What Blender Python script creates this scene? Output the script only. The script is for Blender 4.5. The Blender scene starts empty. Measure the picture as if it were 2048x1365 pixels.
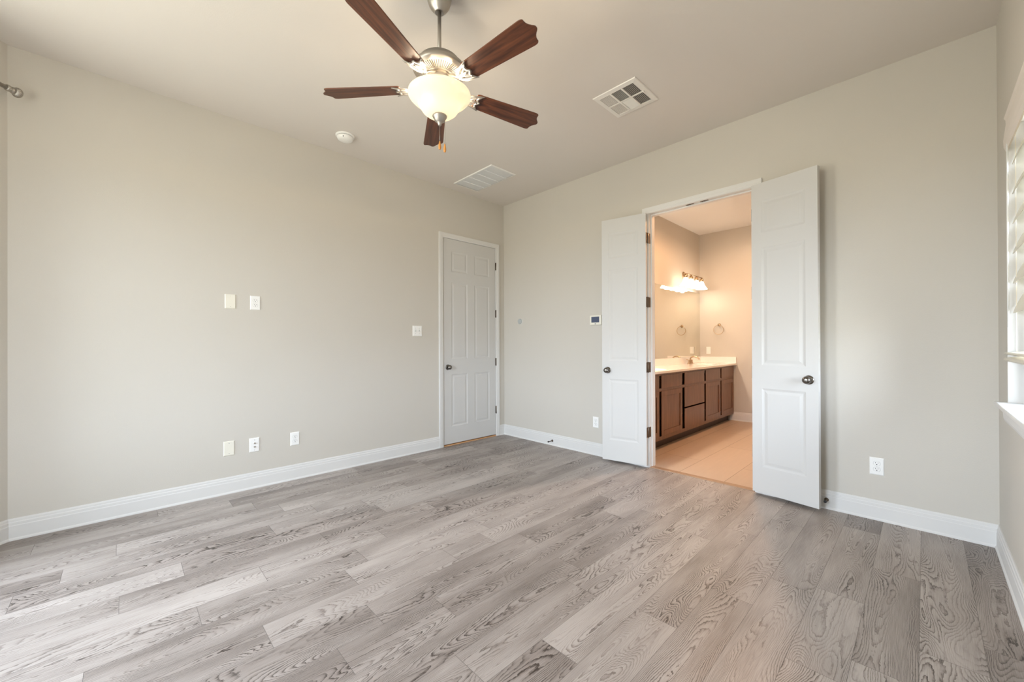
import bpy, bmesh, math, random
from mathutils import Vector, Matrix
random.seed(7)
R = math.radians
S = bpy.context.scene
C = S.collection

# ------------------------------------------------------------------ camera
F_PX, YAW, PITCH, ROLL = 801.33, 0.8014, 0.0025, -0.0036
PX, PY = 1021.56, 688.12
cam_d = bpy.data.cameras.new('camera')
cam = bpy.data.objects.new('camera', cam_d)
C.objects.link(cam)
cam_d.sensor_fit = 'HORIZONTAL'
cam_d.sensor_width = 36.0
cam_d.lens = F_PX * 36.0 / 2048.0
cam_d.shift_x = (1024.0 - PX) / 2048.0
cam_d.shift_y = (PY - 682.5) / 2048.0
cam_d.clip_start = 0.02
fw = Vector((-math.sin(YAW) * math.cos(PITCH), math.cos(YAW) * math.cos(PITCH), math.sin(PITCH)))
rt = Vector((math.cos(YAW), math.sin(YAW), 0))
up = rt.cross(fw)
r2 = rt * math.cos(ROLL) + up * math.sin(ROLL)
u2 = -rt * math.sin(ROLL) + up * math.cos(ROLL)
mw = Matrix((r2, u2, -fw)).transposed().to_4x4()
mw.translation = Vector((3.9152, -3.6658, 1.1927))
cam.matrix_world = mw
S.camera = cam

# ------------------------------------------------------------------ colour management and world
S.view_settings.view_transform = 'Standard'
S.view_settings.look = 'None'
S.view_settings.gamma = 1.0
S.view_settings.use_curve_mapping = False
S.view_settings.exposure = 0.0
S.cycles.max_bounces = 12
S.cycles.diffuse_bounces = 8
S.cycles.glossy_bounces = 6
S.cycles.transparent_max_bounces = 12
S.cycles.sample_clamp_indirect = 6.0
S.cycles.caustics_reflective = False
S.cycles.caustics_refractive = False

SKY = 28.0          # strength of the daylight outside
FAN_LAMP = 5.0
VANITY_LAMP = 2.6
DOWNLIGHT = 50.0

world = bpy.data.worlds.new('world')
S.world = world
world.use_nodes = True
wn = world.node_tree
wn.nodes.clear()
w_out = wn.nodes.new('ShaderNodeOutputWorld')
w_bg = wn.nodes.new('ShaderNodeBackground')
w_tc = wn.nodes.new('ShaderNodeTexCoord')
w_sep = wn.nodes.new('ShaderNodeSeparateXYZ')
w_rmp = wn.nodes.new('ShaderNodeValToRGB')
w_map = wn.nodes.new('ShaderNodeMapRange')
w_map.inputs['From Min'].default_value = -1
w_map.inputs['From Max'].default_value = 1
wn.links.new(w_tc.outputs['Generated'], w_sep.inputs[0])
wn.links.new(w_sep.outputs['Z'], w_map.inputs['Value'])
wn.links.new(w_map.outputs[0], w_rmp.inputs[0])
wn.links.new(w_rmp.outputs[0], w_bg.inputs['Color'])
wn.links.new(w_bg.outputs[0], w_out.inputs[0])
cr = w_rmp.color_ramp
cr.elements[0].position = 0.0
cr.elements[0].color = (0.36, 0.35, 0.31, 1)
cr.elements[1].position = 1.0
cr.elements[1].color = (0.76, 0.90, 1.10, 1)
e = cr.elements.new(0.49); e.color = (0.465, 0.45, 0.40, 1)
e = cr.elements.new(0.515); e.color = (0.86, 0.94, 1.10, 1)
w_bg.inputs['Strength'].default_value = SKY


def portal(name, loc, rot, sx, sy):
    l = bpy.data.lights.new(name, 'AREA')
    l.shape = 'RECTANGLE'
    l.size = sx
    l.size_y = sy
    l.cycles.is_portal = True
    o = bpy.data.objects.new(name, l)
    o.location = loc
    o.rotation_euler = rot
    C.objects.link(o)
    return o


# ------------------------------------------------------------------ materials
def mat(name, col, rough=0.5, metal=0.0, spec=0.5, bump=None, bscale=100.0, emit=None, estr=0.0, var=0.0, vscale=3.0, coat=0.0):
    m = bpy.data.materials.new(name)
    m.use_nodes = True
    nt = m.node_tree
    b = nt.nodes['Principled BSDF']
    b.inputs['Base Color'].default_value = (*col, 1)
    b.inputs['Roughness'].default_value = rough
    b.inputs['Metallic'].default_value = metal
    b.inputs['Specular IOR Level'].default_value = spec
    if coat:
        b.inputs['Coat Weight'].default_value = coat
    if emit:
        b.inputs['Emission Color'].default_value = (*emit, 1)
        b.inputs['Emission Strength'].default_value = estr
    tc = nt.nodes.new('ShaderNodeTexCoord')
    if bump:
        n = nt.nodes.new('ShaderNodeTexNoise')
        n.inputs['Scale'].default_value = bscale
        n.inputs['Detail'].default_value = 3
        nt.links.new(tc.outputs['Object'], n.inputs['Vector'])
        bp = nt.nodes.new('ShaderNodeBump')
        bp.inputs['Strength'].default_value = bump
        bp.inputs['Distance'].default_value = 0.002
        nt.links.new(n.outputs['Fac'], bp.inputs['Height'])
        nt.links.new(bp.outputs[0], b.inputs['Normal'])
    n = nt.nodes.new('ShaderNodeTexNoise')
    n.inputs['Scale'].default_value = vscale
    n.inputs['Detail'].default_value = 2
    nt.links.new(tc.outputs['Object'], n.inputs['Vector'])
    rp = nt.nodes.new('ShaderNodeMapRange')
    v = max(var, 0.01)
    rp.inputs['To Min'].default_value = 1 - v
    rp.inputs['To Max'].default_value = 1 + v
    nt.links.new(n.outputs['Fac'], rp.inputs['Value'])
    mx = nt.nodes.new('ShaderNodeVectorMath')
    mx.operation = 'SCALE'
    mx.inputs[0].default_value = col
    nt.links.new(rp.outputs[0], mx.inputs['Scale'])
    nt.links.new(mx.outputs[0], b.inputs['Base Color'])
    return m


M = {}
M['wall'] = mat('wall_paint', (0.583, 0.551, 0.494), 0.85, spec=0.25, bump=0.25, bscale=170, var=0.008)
M['ceil'] = mat('ceiling_paint', (0.70, 0.655, 0.605), 0.9, spec=0.2, bump=0.2, bscale=150, var=0.008)
M['bath_ceil'] = mat('bathroom_ceiling_paint', (0.77, 0.765, 0.75), 0.9, spec=0.2, bump=0.2, bscale=150)
M['trim'] = mat('white_trim_paint', (0.69, 0.68, 0.66), 0.6, spec=0.12)
M['door'] = mat('white_door_paint', (0.600, 0.590, 0.570), 0.6, spec=0.12, bump=0.04, bscale=60)
M['plastic'] = mat('white_plastic', (0.86, 0.855, 0.83), 0.3)
M['ivory'] = mat('ivory_plastic', (0.78, 0.75, 0.65), 0.35)
M['lightgrey'] = mat('pale_grey_plastic', (0.42, 0.44, 0.43), 0.45)
M['dark'] = mat('dark_slot', (0.03, 0.03, 0.03), 0.6)
M['duct'] = mat('duct_interior', (0.17, 0.165, 0.15), 0.8)
M['ventwhite'] = mat('enamelled_white_metal', (0.80, 0.77, 0.72), 0.4)
M['grille'] = mat('pale_grille_enamel', (0.84, 0.85, 0.85), 0.5)
M['nickel'] = mat('brushed_nickel', (0.44, 0.41, 0.37), 0.42, 1.0, bump=0.05, bscale=300)
M['knob'] = mat('dark_pewter', (0.20, 0.185, 0.17), 0.22, 1.0)
M['hinge'] = mat('dark_bronze_hinge', (0.14, 0.11, 0.085), 0.4, 0.9)
M['bronze'] = mat('warm_brass', (0.50, 0.38, 0.26), 0.28, 1.0)
M['black'] = mat('black_rubber', (0.02, 0.02, 0.02), 0.5)
M['screen'] = mat('lcd_screen', (0.07, 0.09, 0.15), 0.2)
M['cord'] = mat('cord', (0.75, 0.68, 0.55), 0.7)
M['pull'] = mat('light_wood_pull', (0.62, 0.27, 0.06), 0.4, var=0.08, vscale=40)
M['threshold'] = mat('stained_threshold', (0.32, 0.20, 0.12), 0.4, var=0.15, vscale=20)
M['rawwood'] = mat('raw_wood_sill', (0.60, 0.33, 0.15), 0.6, var=0.1, vscale=20)
M['toe'] = mat('dark_toe_kick', (0.035, 0.018, 0.011), 0.5)  # shade of the toe recess put into the colour
M['counter'] = mat('cultured_marble', (0.86, 0.83, 0.80), 0.15, coat=0.3, var=0.02)
M['valance'] = mat('blind_valance', (0.74, 0.68, 0.62), 0.5)
M['vinyl'] = mat('white_vinyl', (0.85, 0.85, 0.83), 0.35)
M['plaster_dark'] = mat('closet_wall', (0.5, 0.48, 0.44), 0.9)
M['mirror'] = mat('mirror_silver', (0.84, 0.82, 0.74), 0.01, 1.0)


def wood_mat(name, c1, c2, scale=(60, 4, 60), rough=0.35, coat=0.0):
    m = bpy.data.materials.new(name)
    m.use_nodes = True
    nt = m.node_tree
    b = nt.nodes['Principled BSDF']
    tc = nt.nodes.new('ShaderNodeTexCoord')
    mp = nt.nodes.new('ShaderNodeMapping')
    mp.inputs['Scale'].default_value = scale
    n = nt.nodes.new('ShaderNodeTexNoise')
    n.inputs['Scale'].default_value = 1.0
    n.inputs['Detail'].default_value = 5
    n.inputs['Distortion'].default_value = 0.6
    rp = nt.nodes.new('ShaderNodeValToRGB')
    rp.color_ramp.elements[0].position = 0.32
    rp.color_ramp.elements[0].color = (*c1, 1)
    rp.color_ramp.elements[1].position = 0.70
    rp.color_ramp.elements[1].color = (*c2, 1)
    nt.links.new(tc.outputs['Object'], mp.inputs[0])
    nt.links.new(mp.outputs[0], n.inputs['Vector'])
    nt.links.new(n.outputs['Fac'], rp.inputs[0])
    nt.links.new(rp.outputs[0], b.inputs['Base Color'])
    b.inputs['Roughness'].default_value = rough
    b.inputs['Coat Weight'].default_value = coat
    b.inputs['Coat Roughness'].default_value = 0.15
    return m


M['walnut'] = wood_mat('walnut_blade', (0.034, 0.010, 0.005), (0.155, 0.049, 0.019), (3, 45, 45), 0.42, 0.0)
M['cabinet'] = wood_mat('stained_maple', (0.130, 0.055, 0.026), (0.190, 0.086, 0.044), (30, 30, 3), 0.33, 0.2)


def glow_mat(name, col, emit, strength, rough=0.35):
    return mat(name, col, rough, emit=emit, estr=strength)




def frosted(name, col, ecol, est, tr=0.5):
    m = bpy.data.materials.new(name)
    m.use_nodes = True
    nt = m.node_tree
    nt.nodes.clear()
    o = nt.nodes.new('ShaderNodeOutputMaterial')
    b = nt.nodes.new('ShaderNodeBsdfPrincipled')
    b.inputs['Base Color'].default_value = (*col, 1)
    b.inputs['Roughness'].default_value = 0.3
    b.inputs['Emission Color'].default_value = (*ecol, 1)
    b.inputs['Emission Strength'].default_value = est
    t = nt.nodes.new('ShaderNodeBsdfTranslucent')
    n = nt.nodes.new('ShaderNodeTexNoise')
    n.inputs['Scale'].default_value = 14
    rp = nt.nodes.new('ShaderNodeValToRGB')
    rp.color_ramp.elements[0].color = (*[c * 0.92 for c in col], 1)
    rp.color_ramp.elements[1].color = (*col, 1)
    nt.links.new(n.outputs['Fac'], rp.inputs[0])
    nt.links.new(rp.outputs[0], t.inputs[0])
    x = nt.nodes.new('ShaderNodeMixShader')
    x.inputs[0].default_value = tr
    nt.links.new(b.outputs[0], x.inputs[1])
    nt.links.new(t.outputs[0], x.inputs[2])
    nt.links.new(x.outputs[0], o.inputs[0])
    return m


M['bowl'] = frosted('lit_frosted_bowl', (0.80, 0.76, 0.68), (1.0, 0.84, 0.64), 0.24, 0.35)
M['blind'] = frosted('blind_slat', (0.74, 0.70, 0.60), (0.0, 0.0, 0.0), 0.0, 0.12)
M['shade'] = glow_mat('lit_frosted_shade', (0.9, 0.85, 0.75), (1.0, 0.87, 0.72), 6.0)
M['shade_boost'] = glow_mat('boosted_frosted_shade', (0.9, 0.85, 0.75), (1.0, 0.87, 0.72), 24.0)  # stronger glow for the added vanity light out of view
M['bulb'] = glow_mat('lit_bulb', (0.9, 0.85, 0.75), (1.0, 0.80, 0.52), 12.0)


def glass_mat():
    m = bpy.data.materials.new('window_glass')
    m.use_nodes = True
    nt = m.node_tree
    nt.nodes.clear()
    o = nt.nodes.new('ShaderNodeOutputMaterial')
    t = nt.nodes.new('ShaderNodeBsdfTransparent')
    t.inputs[0].default_value = (0.93, 0.96, 0.94, 1)
    g = nt.nodes.new('ShaderNodeBsdfGlossy')
    g.inputs['Roughness'].default_value = 0.02
    f = nt.nodes.new('ShaderNodeFresnel')
    f.inputs['IOR'].default_value = 1.45
    x = nt.nodes.new('ShaderNodeMixShader')
    nt.links.new(f.outputs[0], x.inputs[0])
    nt.links.new(t.outputs[0], x.inputs[1])
    nt.links.new(g.outputs[0], x.inputs[2])
    nt.links.new(x.outputs[0], o.inputs[0])
    return m


M['glass'] = glass_mat()


def floor_mat():
    """Grey wire-brushed oak planks.  UVMap = grain space in metres (random shift per plank),
    'plank' colour attribute = per-plank random numbers, UV 'local' = across/along inside the plank."""
    m = bpy.data.materials.new('grey_oak_planks')
    m.use_nodes = True
    nt = m.node_tree
    L = nt.links.new
    b = nt.nodes['Principled BSDF']

    def N(t, **k):
        n = nt.nodes.new(t)
        for a, v in k.items():
            setattr(n, a, v)
        return n

    def math_(op, a, bb=None, c=None, clamp=False):
        n = N('ShaderNodeMath', operation=op, use_clamp=clamp)
        for i, v in enumerate((a, bb, c)):
            if v is None:
                continue
            if isinstance(v, (int, float)):
                n.inputs[i].default_value = v
            else:
                L(v, n.inputs[i])
        return n.outputs[0]

    def noise(vec, sx, sy, detail=2.0, dist=0.0, rough=0.5):
        mp = N('ShaderNodeMapping')
        mp.inputs['Scale'].default_value = (sx, sy, 1)
        L(vec, mp.inputs[0])
        n = N('ShaderNodeTexNoise', noise_dimensions='2D')
        n.inputs['Scale'].default_value = 1
        n.inputs['Detail'].default_value = detail
        n.inputs['Distortion'].default_value = dist
        n.inputs['Roughness'].default_value = rough
        L(mp.outputs[0], n.inputs['Vector'])
        return n.outputs['Fac']

    uv = N('ShaderNodeUVMap', uv_map='grain').outputs[0]
    loc = N('ShaderNodeSeparateXYZ')
    L(N('ShaderNodeUVMap', uv_map='local').outputs[0], loc.inputs[0])
    att = N('ShaderNodeAttribute', attribute_name='plank')
    sp = N('ShaderNodeSeparateColor')
    L(att.outputs['Color'], sp.inputs[0])
    tone, shift, figure = sp.outputs[0], sp.outputs[1], sp.outputs[2]
    # growth-ring field: arches (parabola across) + smooth noise, contour lines of it
    cx = math_('SUBTRACT', loc.outputs[0], math_('MULTIPLY_ADD', shift, 0.12, 0.03))
    para = math_('MULTIPLY', math_('MULTIPLY', cx, cx), 950.0)
    nz = noise(uv, 6.5, 1.25, 1.0, 0.4)
    mid = noise(uv, 30.0, 9.0, 2.0)
    fine = noise(uv, 160.0, 45.0, 2.0)
    f = math_('MULTIPLY', nz, 31.0)
    f = math_('ADD', f, para)
    f = math_('ADD', f, math_('MULTIPLY', loc.outputs[1], 1.6))
    f = math_('ADD', f, math_('MULTIPLY', mid, 1.1))
    f = math_('ADD', f, math_('MULTIPLY', fine, 0.55))
    fr = math_('FRACT', f)
    # saw-tooth: sharp dark edge fading out
    line = math_('POWER', fr, 4.0)
    edge = math_('GREATER_THAN', fr, 0.965)
    line = math_('SUBTRACT', line, math_('MULTIPLY', edge, 0.5))
    # second finer straight grain
    st = noise(uv, 420.0, 7.0, 2.0, 0.0, 0.6)
    st = math_('SUBTRACT', st, 0.5)
    mask = noise(uv, 9.0, 2.0, 2.0)
    mask = math_('MULTIPLY_ADD', mask, 2.6, -0.6, clamp=True)
    amt = math_('MULTIPLY', math_('MULTIPLY_ADD', figure, 0.6, 0.75), mask)
    cloud = noise(uv, 5.0, 1.1, 3.0)
    cloud = math_('SUBTRACT', cloud, 0.5)
    # value factor 0 dark .. 1 light
    v = math_('MULTIPLY_ADD', tone, 0.34, 0.57)
    v = math_('ADD', v, math_('MULTIPLY', cloud, 0.75))
    v = math_('ADD', v, math_('MULTIPLY', st, 0.55))
    v = math_('SUBTRACT', v, math_('MULTIPLY', math_('MULTIPLY', line, amt), 0.95))
    rp = N('ShaderNodeValToRGB')
    el = rp.color_ramp.elements
    el[0].position = 0.0
    el[0].color = (0.050, 0.037, 0.030, 1)
    el[1].position = 1.0
    el[1].color = (0.43, 0.380, 0.345, 1)
    k = el.new(0.5)
    k.color = (0.240, 0.201, 0.177, 1)
    L(v, rp.inputs[0])
    L(rp.outputs[0], b.inputs['Base Color'])
    rg = math_('MULTIPLY_ADD', line, 0.12, 0.36)
    L(rg, b.inputs['Roughness'])
    b.inputs['Specular IOR Level'].default_value = 0.45
    bp = N('ShaderNodeBump')
    bp.inputs['Strength'].default_value = 0.25
    bp.inputs['Distance'].default_value = 0.0006
    L(v, bp.inputs['Height'])
    L(bp.outputs[0], b.inputs['Normal'])
    return m


M['floor'] = floor_mat()
M['seam'] = mat('plank_seam', (0.11, 0.095, 0.085), 0.7)


def tile_mat():
    m = bpy.data.materials.new('bathroom_tile')
    m.use_nodes = True
    nt = m.node_tree
    L = nt.links.new
    b = nt.nodes['Principled BSDF']
    tc = nt.nodes.new('ShaderNodeTexCoord')
    mp = nt.nodes.new('ShaderNodeMapping')
    mp.inputs['Location'].default_value = (0, -1.56 + 0.388, 0)
    mp.inputs['Rotation'].default_value = (0, 0, R(-90))
    mp.inputs['Location'].default_value = (0.2, -0.012, 0)
    L(tc.outputs['Object'], mp.inputs[0])
    br = nt.nodes.new('ShaderNodeTexBrick')
    br.inputs['Scale'].default_value = 1
    br.inputs['Mortar Size'].default_value = 0.0025
    br.inputs['Brick Width'].default_value = 1.58
    br.inputs['Row Height'].default_value = 0.3880
    br.inputs['Color1'].default_value = (0.50, 0.385, 0.295, 1)
    br.inputs['Color2'].default_value = (0.47, 0.36, 0.275, 1)
    br.inputs['Mortar'].default_value = (0.24, 0.17, 0.12, 1)
    L(mp.outputs[0], br.inputs['Vector'])
    n = nt.nodes.new('ShaderNodeTexNoise')
    n.inputs['Scale'].default_value = 1
    n.inputs['Detail'].default_value = 3
    mp2 = nt.nodes.new('ShaderNodeMapping')
    mp2.inputs['Scale'].default_value = (30, 3, 1)
    L(tc.outputs['Object'], mp2.inputs[0])
    L(mp2.outputs[0], n.inputs['Vector'])
    mr = nt.nodes.new('ShaderNodeMapRange')
    mr.inputs['To Min'].default_value = 0.93
    mr.inputs['To Max'].default_value = 1.07
    L(n.outputs['Fac'], mr.inputs['Value'])
    sc = nt.nodes.new('ShaderNodeVectorMath')
    sc.operation = 'SCALE'
    L(br.outputs['Color'], sc.inputs[0])
    L(mr.outputs[0], sc.inputs['Scale'])
    L(sc.outputs[0], b.inputs['Base Color'])
    b.inputs['Roughness'].default_value = 0.4
    return m


M['tile'] = tile_mat()


# ------------------------------------------------------------------ mesh builder
class MB:
    def __init__(self, *mats):
        self.bm = bmesh.new()
        self.mats = list(mats)
        self.mi = 0

    def use(self, i):
        self.mi = i
        return self

    def face(self, vs, smooth=False):
        f = self.bm.faces.new([self.bm.verts.new(v) for v in vs])
        f.material_index = self.mi
        f.smooth = smooth
        return f

    def box(self, x0, x1, y0, y1, z0, z1, mtx=None):
        P = [(x0, y0, z0), (x1, y0, z0), (x1, y1, z0), (x0, y1, z0), (x0, y0, z1), (x1, y0, z1), (x1, y1, z1), (x0, y1, z1)]
        if mtx is not None:
            P = [mtx @ Vector(p) for p in P]
        vs = [self.bm.verts.new(p) for p in P]
        for q in ((3, 2, 1, 0), (4, 5, 6, 7), (0, 1, 5, 4), (1, 2, 6, 5), (2, 3, 7, 6), (3, 0, 4, 7)):
            f = self.bm.faces.new([vs[i] for i in q])
            f.material_index = self.mi
        return self

    def prism(self, poly, z0, z1, mtx=None, smooth=False):
        """poly: ccw list of (x, y)"""
        A = [Vector((x, y, z0)) for x, y in poly]
        B = [Vector((x, y, z1)) for x, y in poly]
        if mtx is not None:
            A = [mtx @ p for p in A]
            B = [mtx @ p for p in B]
        va = [self.bm.verts.new(p) for p in A]
        vb = [self.bm.verts.new(p) for p in B]
        n = len(poly)
        f = self.bm.faces.new(list(reversed(va))); f.material_index = self.mi
        f = self.bm.faces.new(vb); f.material_index = self.mi
        for i in range(n):
            f = self.bm.faces.new([va[i], va[(i + 1) % n], vb[(i + 1) % n], vb[i]])
            f.material_index = self.mi
            f.smooth = smooth
        return self

    def lathe(self, prof, seg=32, mtx=None, flute=0, depth=0.0):
        """prof: list of (radius, z) ; axis local z"""
        rings = []
        for r, z in prof:
            if r < 1e-6:
                p = Vector((0, 0, z))
                rings.append([self.bm.verts.new(mtx @ p if mtx is not None else p)])
            else:
                rg = []
                for i in range(seg):
                    a = 2 * math.pi * i / seg
                    rr = r * (1 - depth * (0.5 + 0.5 * math.cos(flute * a))) if flute else r
                    p = Vector((rr * math.cos(a), rr * math.sin(a), z))
                    rg.append(self.bm.verts.new(mtx @ p if mtx is not None else p))
                rings.append(rg)
        for a, b in zip(rings, rings[1:]):
            for i in range(seg):
                j = (i + 1) % seg
                if len(a) == 1 and len(b) == 1:
                    continue
                if len(a) == 1:
                    q = [a[0], b[j], b[i]]
                elif len(b) == 1:
                    q = [a[i], a[j], b[0]]
                else:
                    q = [a[i], a[j], b[j], b[i]]
                f = self.bm.faces.new(q)
                f.material_index = self.mi
                f.smooth = True
        return self

    def tube(self, pts, r, seg=10, flat=1.0, closed=False, cap=True, upv=(0, 0, 1)):
        pts = [Vector(p) for p in pts]
        n = len(pts)
        rs = r if isinstance(r, (list, tuple)) else [r] * n
        rings = []
        for i, p in enumerate(pts):
            if closed:
                d = pts[(i + 1) % n] - pts[i - 1]
            else:
                d = pts[min(i + 1, n - 1)] - pts[max(i - 1, 0)]
            d.normalize()
            u = Vector(upv)
            s = d.cross(u)
            if s.length < 1e-4:
                s = d.cross(Vector((1, 0, 0)))
            s.normalize()
            t = s.cross(d).normalized()
            rings.append([self.bm.verts.new(p + s * (rs[i] * math.cos(2 * math.pi * k / seg)) + t * (flat * rs[i] * math.sin(2 * math.pi * k / seg))) for k in range(seg)])
        m = n if closed else n - 1
        for i in range(m):
            a, b = rings[i], rings[(i + 1) % n]
            for k in range(seg):
                f = self.bm.faces.new([a[k], a[(k + 1) % seg], b[(k + 1) % seg], b[k]])
                f.smooth = True
                f.material_index = self.mi
        if cap and not closed:
            for rg in (rings[0], rings[-1]):
                f = self.bm.faces.new(rg)
                f.material_index = self.mi
        return self

    def sweep(self, path, prof, n, flip=1):
        """mitred sweep; prof (a, b): a sideways (n x dir), b along n"""
        n = Vector(n)
        path = [Vector(p) for p in path]
        secs = []
        for i, p in enumerate(path):
            ls = []
            if i > 0:
                ls.append(n.cross((path[i] - path[i - 1]).normalized()))
            if i < len(path) - 1:
                ls.append(n.cross((path[i + 1] - path[i]).normalized()))
            if len(ls) == 2:
                l = (ls[0] + ls[1]) / (1 + ls[0].dot(ls[1]))
            else:
                l = ls[0]
            secs.append([self.bm.verts.new(p + l * (a * flip) + n * b) for a, b in prof])
        k = len(prof)
        for s, t in zip(secs, secs[1:]):
            for i in range(k):
                f = self.bm.faces.new([s[i], s[(i + 1) % k], t[(i + 1) % k], t[i]])
                f.material_index = self.mi
        for s in (secs[0], secs[-1]):
            f = self.bm.faces.new(s)
            f.material_index = self.mi
        return self

    def build(self, name, parent=None, bevel=0.0, seg=2, solid=0.0):
        bmesh.ops.remove_doubles(self.bm, verts=self.bm.verts, dist=1e-6)
        bmesh.ops.recalc_face_normals(self.bm, faces=self.bm.faces)
        me = bpy.data.meshes.new(name)
        self.bm.to_mesh(me)
        self.bm.free()
        for m in self.mats:
            me.materials.append(m)
        o = bpy.data.objects.new(name, me)
        C.objects.link(o)
        if parent:
            o.parent = parent
        if bevel:
            b = o.modifiers.new('edge', 'BEVEL')
            b.width = bevel
            b.segments = seg
            b.limit_method = 'ANGLE'
            b.angle_limit = R(40)
        return o


def tag(o, label=None, cat=None, group=None, kind=None):
    if label: o['label'] = label
    if cat: o['category'] = cat
    if group: o['group'] = group
    if kind: o['kind'] = kind
    return o


def empty(name, loc=(0, 0, 0), rz=0.0):
    o = bpy.data.objects.new(name, None)
    o.empty_display_size = 0.05
    C.objects.link(o)
    o.location = loc
    o.rotation_euler = (0, 0, rz)
    return o


def struct(o, label=None):
    o['kind'] = 'structure'
    if label:
        o['label'] = label
        o['category'] = o.name.split('_')[0].split('.')[0]
    return o


def copy_tree(o, parent=None):
    c = o.copy()
    C.objects.link(c)
    c.parent = parent
    for ch in list(o.children):
        copy_tree(ch, c)
    return c


ZUP = Matrix.Identity(4)


def along(d):
    """matrix turning local +z into direction d"""
    return Vector((0, 0, 1)).rotation_difference(Vector(d)).to_matrix().to_4x4()


# ------------------------------------------------------------------ room constants
W, LL, H = 4.2152, 4.1738, 3.05
T = 0.115                                   # interior wall thickness
q = 1.05                                    # size of the bay's splayed ends
BAY = [(0, -LL), (q, -LL - q), (W - q, -LL - q), (W, -LL)]
PWD = 0.177                                 # plank width

# ------------------------------------------------------------------ floor: individual planks in one mesh
known = {21: [-0.80], 22: [-1.45], 23: [-1.25], 20: [-1.23, -0.28], 17: [-0.85, -2.0], 19: [-1.30], 14: [-1.92], 7: [-3.68, -2.77],
         11: [-3.24, -2.33], 6: [-3.437], 8: [-3.14], 12: [-2.865], 13: [-3.063], 9: [-3.425], 10: [-3.77, -1.955],
         16: [-2.45, -1.1], 18: [-2.6, -0.5], 15: [-2.75, -0.9]}


def inside_y0(x):
    """room edge at plank column centre x"""
    if x < 0: return -LL
    if x < q: return -LL - x
    if x < W - q: return -LL - q
    if x < W: return -LL - (W - x)
    return -LL


bm = bmesh.new()
uvg = bm.loops.layers.uv.new('grain')
uvl = bm.loops.layers.uv.new('local')
colr = bm.loops.layers.float_color.new('plank')
rng = random.Random(11)
seams = []
for k in range(-1, 25):
    x0, x1 = k * PWD + 0.001, (k + 1) * PWD + 0.001
    cx0, cx1 = max(x0, 0.0), min(x1, W)
    if cx1 - cx0 < 0.002:
        continue
    ylo = min(inside_y0(cx0), inside_y0(cx1))
    js = sorted(known.get(k, []))
    ys = [0.0]
    pts = sorted(js, reverse=True)
    y = 0.0
    tgt = list(pts)
    while y > ylo:
        if tgt and y - tgt[0] < 1.75:
            if y - tgt[0] > 0.25:
                y = tgt[0]
                ys.append(y)
            tgt.pop(0)
            continue
        y -= rng.uniform(0.55, 1.5)
        if y > ylo:
            ys.append(y)
    ys.append(ylo)
    for ya, yb in zip(ys, ys[1:]):
        u0, v0 = rng.uniform(0, 60), rng.uniform(0, 60)
        rc = (rng.random(), rng.random(), rng.random(), 1)
        # clip to the bay's diagonal ends
        def lo(x, yy):
            return max(yy, inside_y0(min(max(x, 0), W)))
        quad = [(cx0, ya), (cx0, lo(cx0, yb)), (cx1, lo(cx1, yb)), (cx1, ya)]
        vs = [bm.verts.new((x, yy, 0)) for x, yy in quad]
        f = bm.faces.new(vs)
        for lp, (x, yy) in zip(f.loops, quad):
            lp[uvg].uv = (u0 + x - x0, v0 + yy - yb)
            lp[uvl].uv = (x - x0, yy - yb)
            lp[colr] = rc
        seams.append((cx0, cx1, ya, yb))
# thin dark joints lying on the planks
for (a, b_, ya, yb) in seams:
    for qd in ([(a, ya), (a, yb), (a + 0.0012, yb), (a + 0.0012, ya)], [(a, yb), (a, yb + 0.0014), (b_, yb + 0.0014), (b_, yb)]):
        if min(p[1] for p in qd) < -LL + 0.001 and (qd[0][0] < q or qd[0][0] > W - q):
            continue
        vs = [bm.verts.new((x, y, 0.00015)) for x, y in qd]
        f = bm.faces.new(vs)
        f.material_index = 1
bmesh.ops.recalc_face_normals(bm, faces=bm.faces)
for f in bm.faces:
    if f.normal.z < 0:
        f.normal_flip()
me = bpy.data.meshes.new('floor')
bm.to_mesh(me)
bm.free()
me.materials.append(M['floor'])
me.materials.append(M['seam'])
floor = bpy.data.objects.new('floor', me)
C.objects.link(floor)
struct(floor, 'grey oak plank floor of the bedroom')

# slab under everything
struct(MB(M['plaster_dark']).box(-1.0, W + 0.4, -LL - q - 0.3, 3.6, -0.20, -0.012).build('floor_slab'), 'concrete slab under the floors')
# tile floor of the bathroom
struct(MB(M['tile']).box(1.324, W, 0.062, 3.205, -0.012, 0.0).build('floor_bathroom'), 'beige tile floor of the bathroom')
# threshold strip
struct(MB(M['threshold']).prism([(2.0615, -0.004), (2.955, -0.004), (2.955, 0.060), (2.0615, 0.060)], -0.004, 0.006).build('trim_threshold', bevel=0.003),
       'brown wooden threshold strip under the double doorway')

# ------------------------------------------------------------------ ceilings
cpoly = [(-0.12, -LL - 0.06)] + [(q - 0.05, -LL - q - 0.12), (W - q + 0.05, -LL - q - 0.12)] + [(W + 0.12, -LL - 0.06), (W + 0.12, 0.1), (-0.12, 0.1)]
struct(MB(M['ceil']).prism(cpoly, H, H + 0.1).build('ceiling'), 'flat beige painted bedroom ceiling')
struct(MB(M['bath_ceil']).box(1.2, W + 0.1, 0.10, 3.3, 3.0, 3.1).build('ceiling_bathroom'), 'bathroom ceiling')

# ------------------------------------------------------------------ walls
# left wall (x = 0) with the closet door opening
DY0, DY1, DZ = -0.9665, -0.1455, 2.4585
b = MB(M['wall'])
b.box(-T, 0, -LL - 0.05, DY0, 0, H)
b.box(-T, 0, DY1, 0.0, 0, H)
b.box(-T, 0, DY0, DY1, DZ, H)
struct(b.build('wall_left'), 'long beige wall with the six-panel door')
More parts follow.
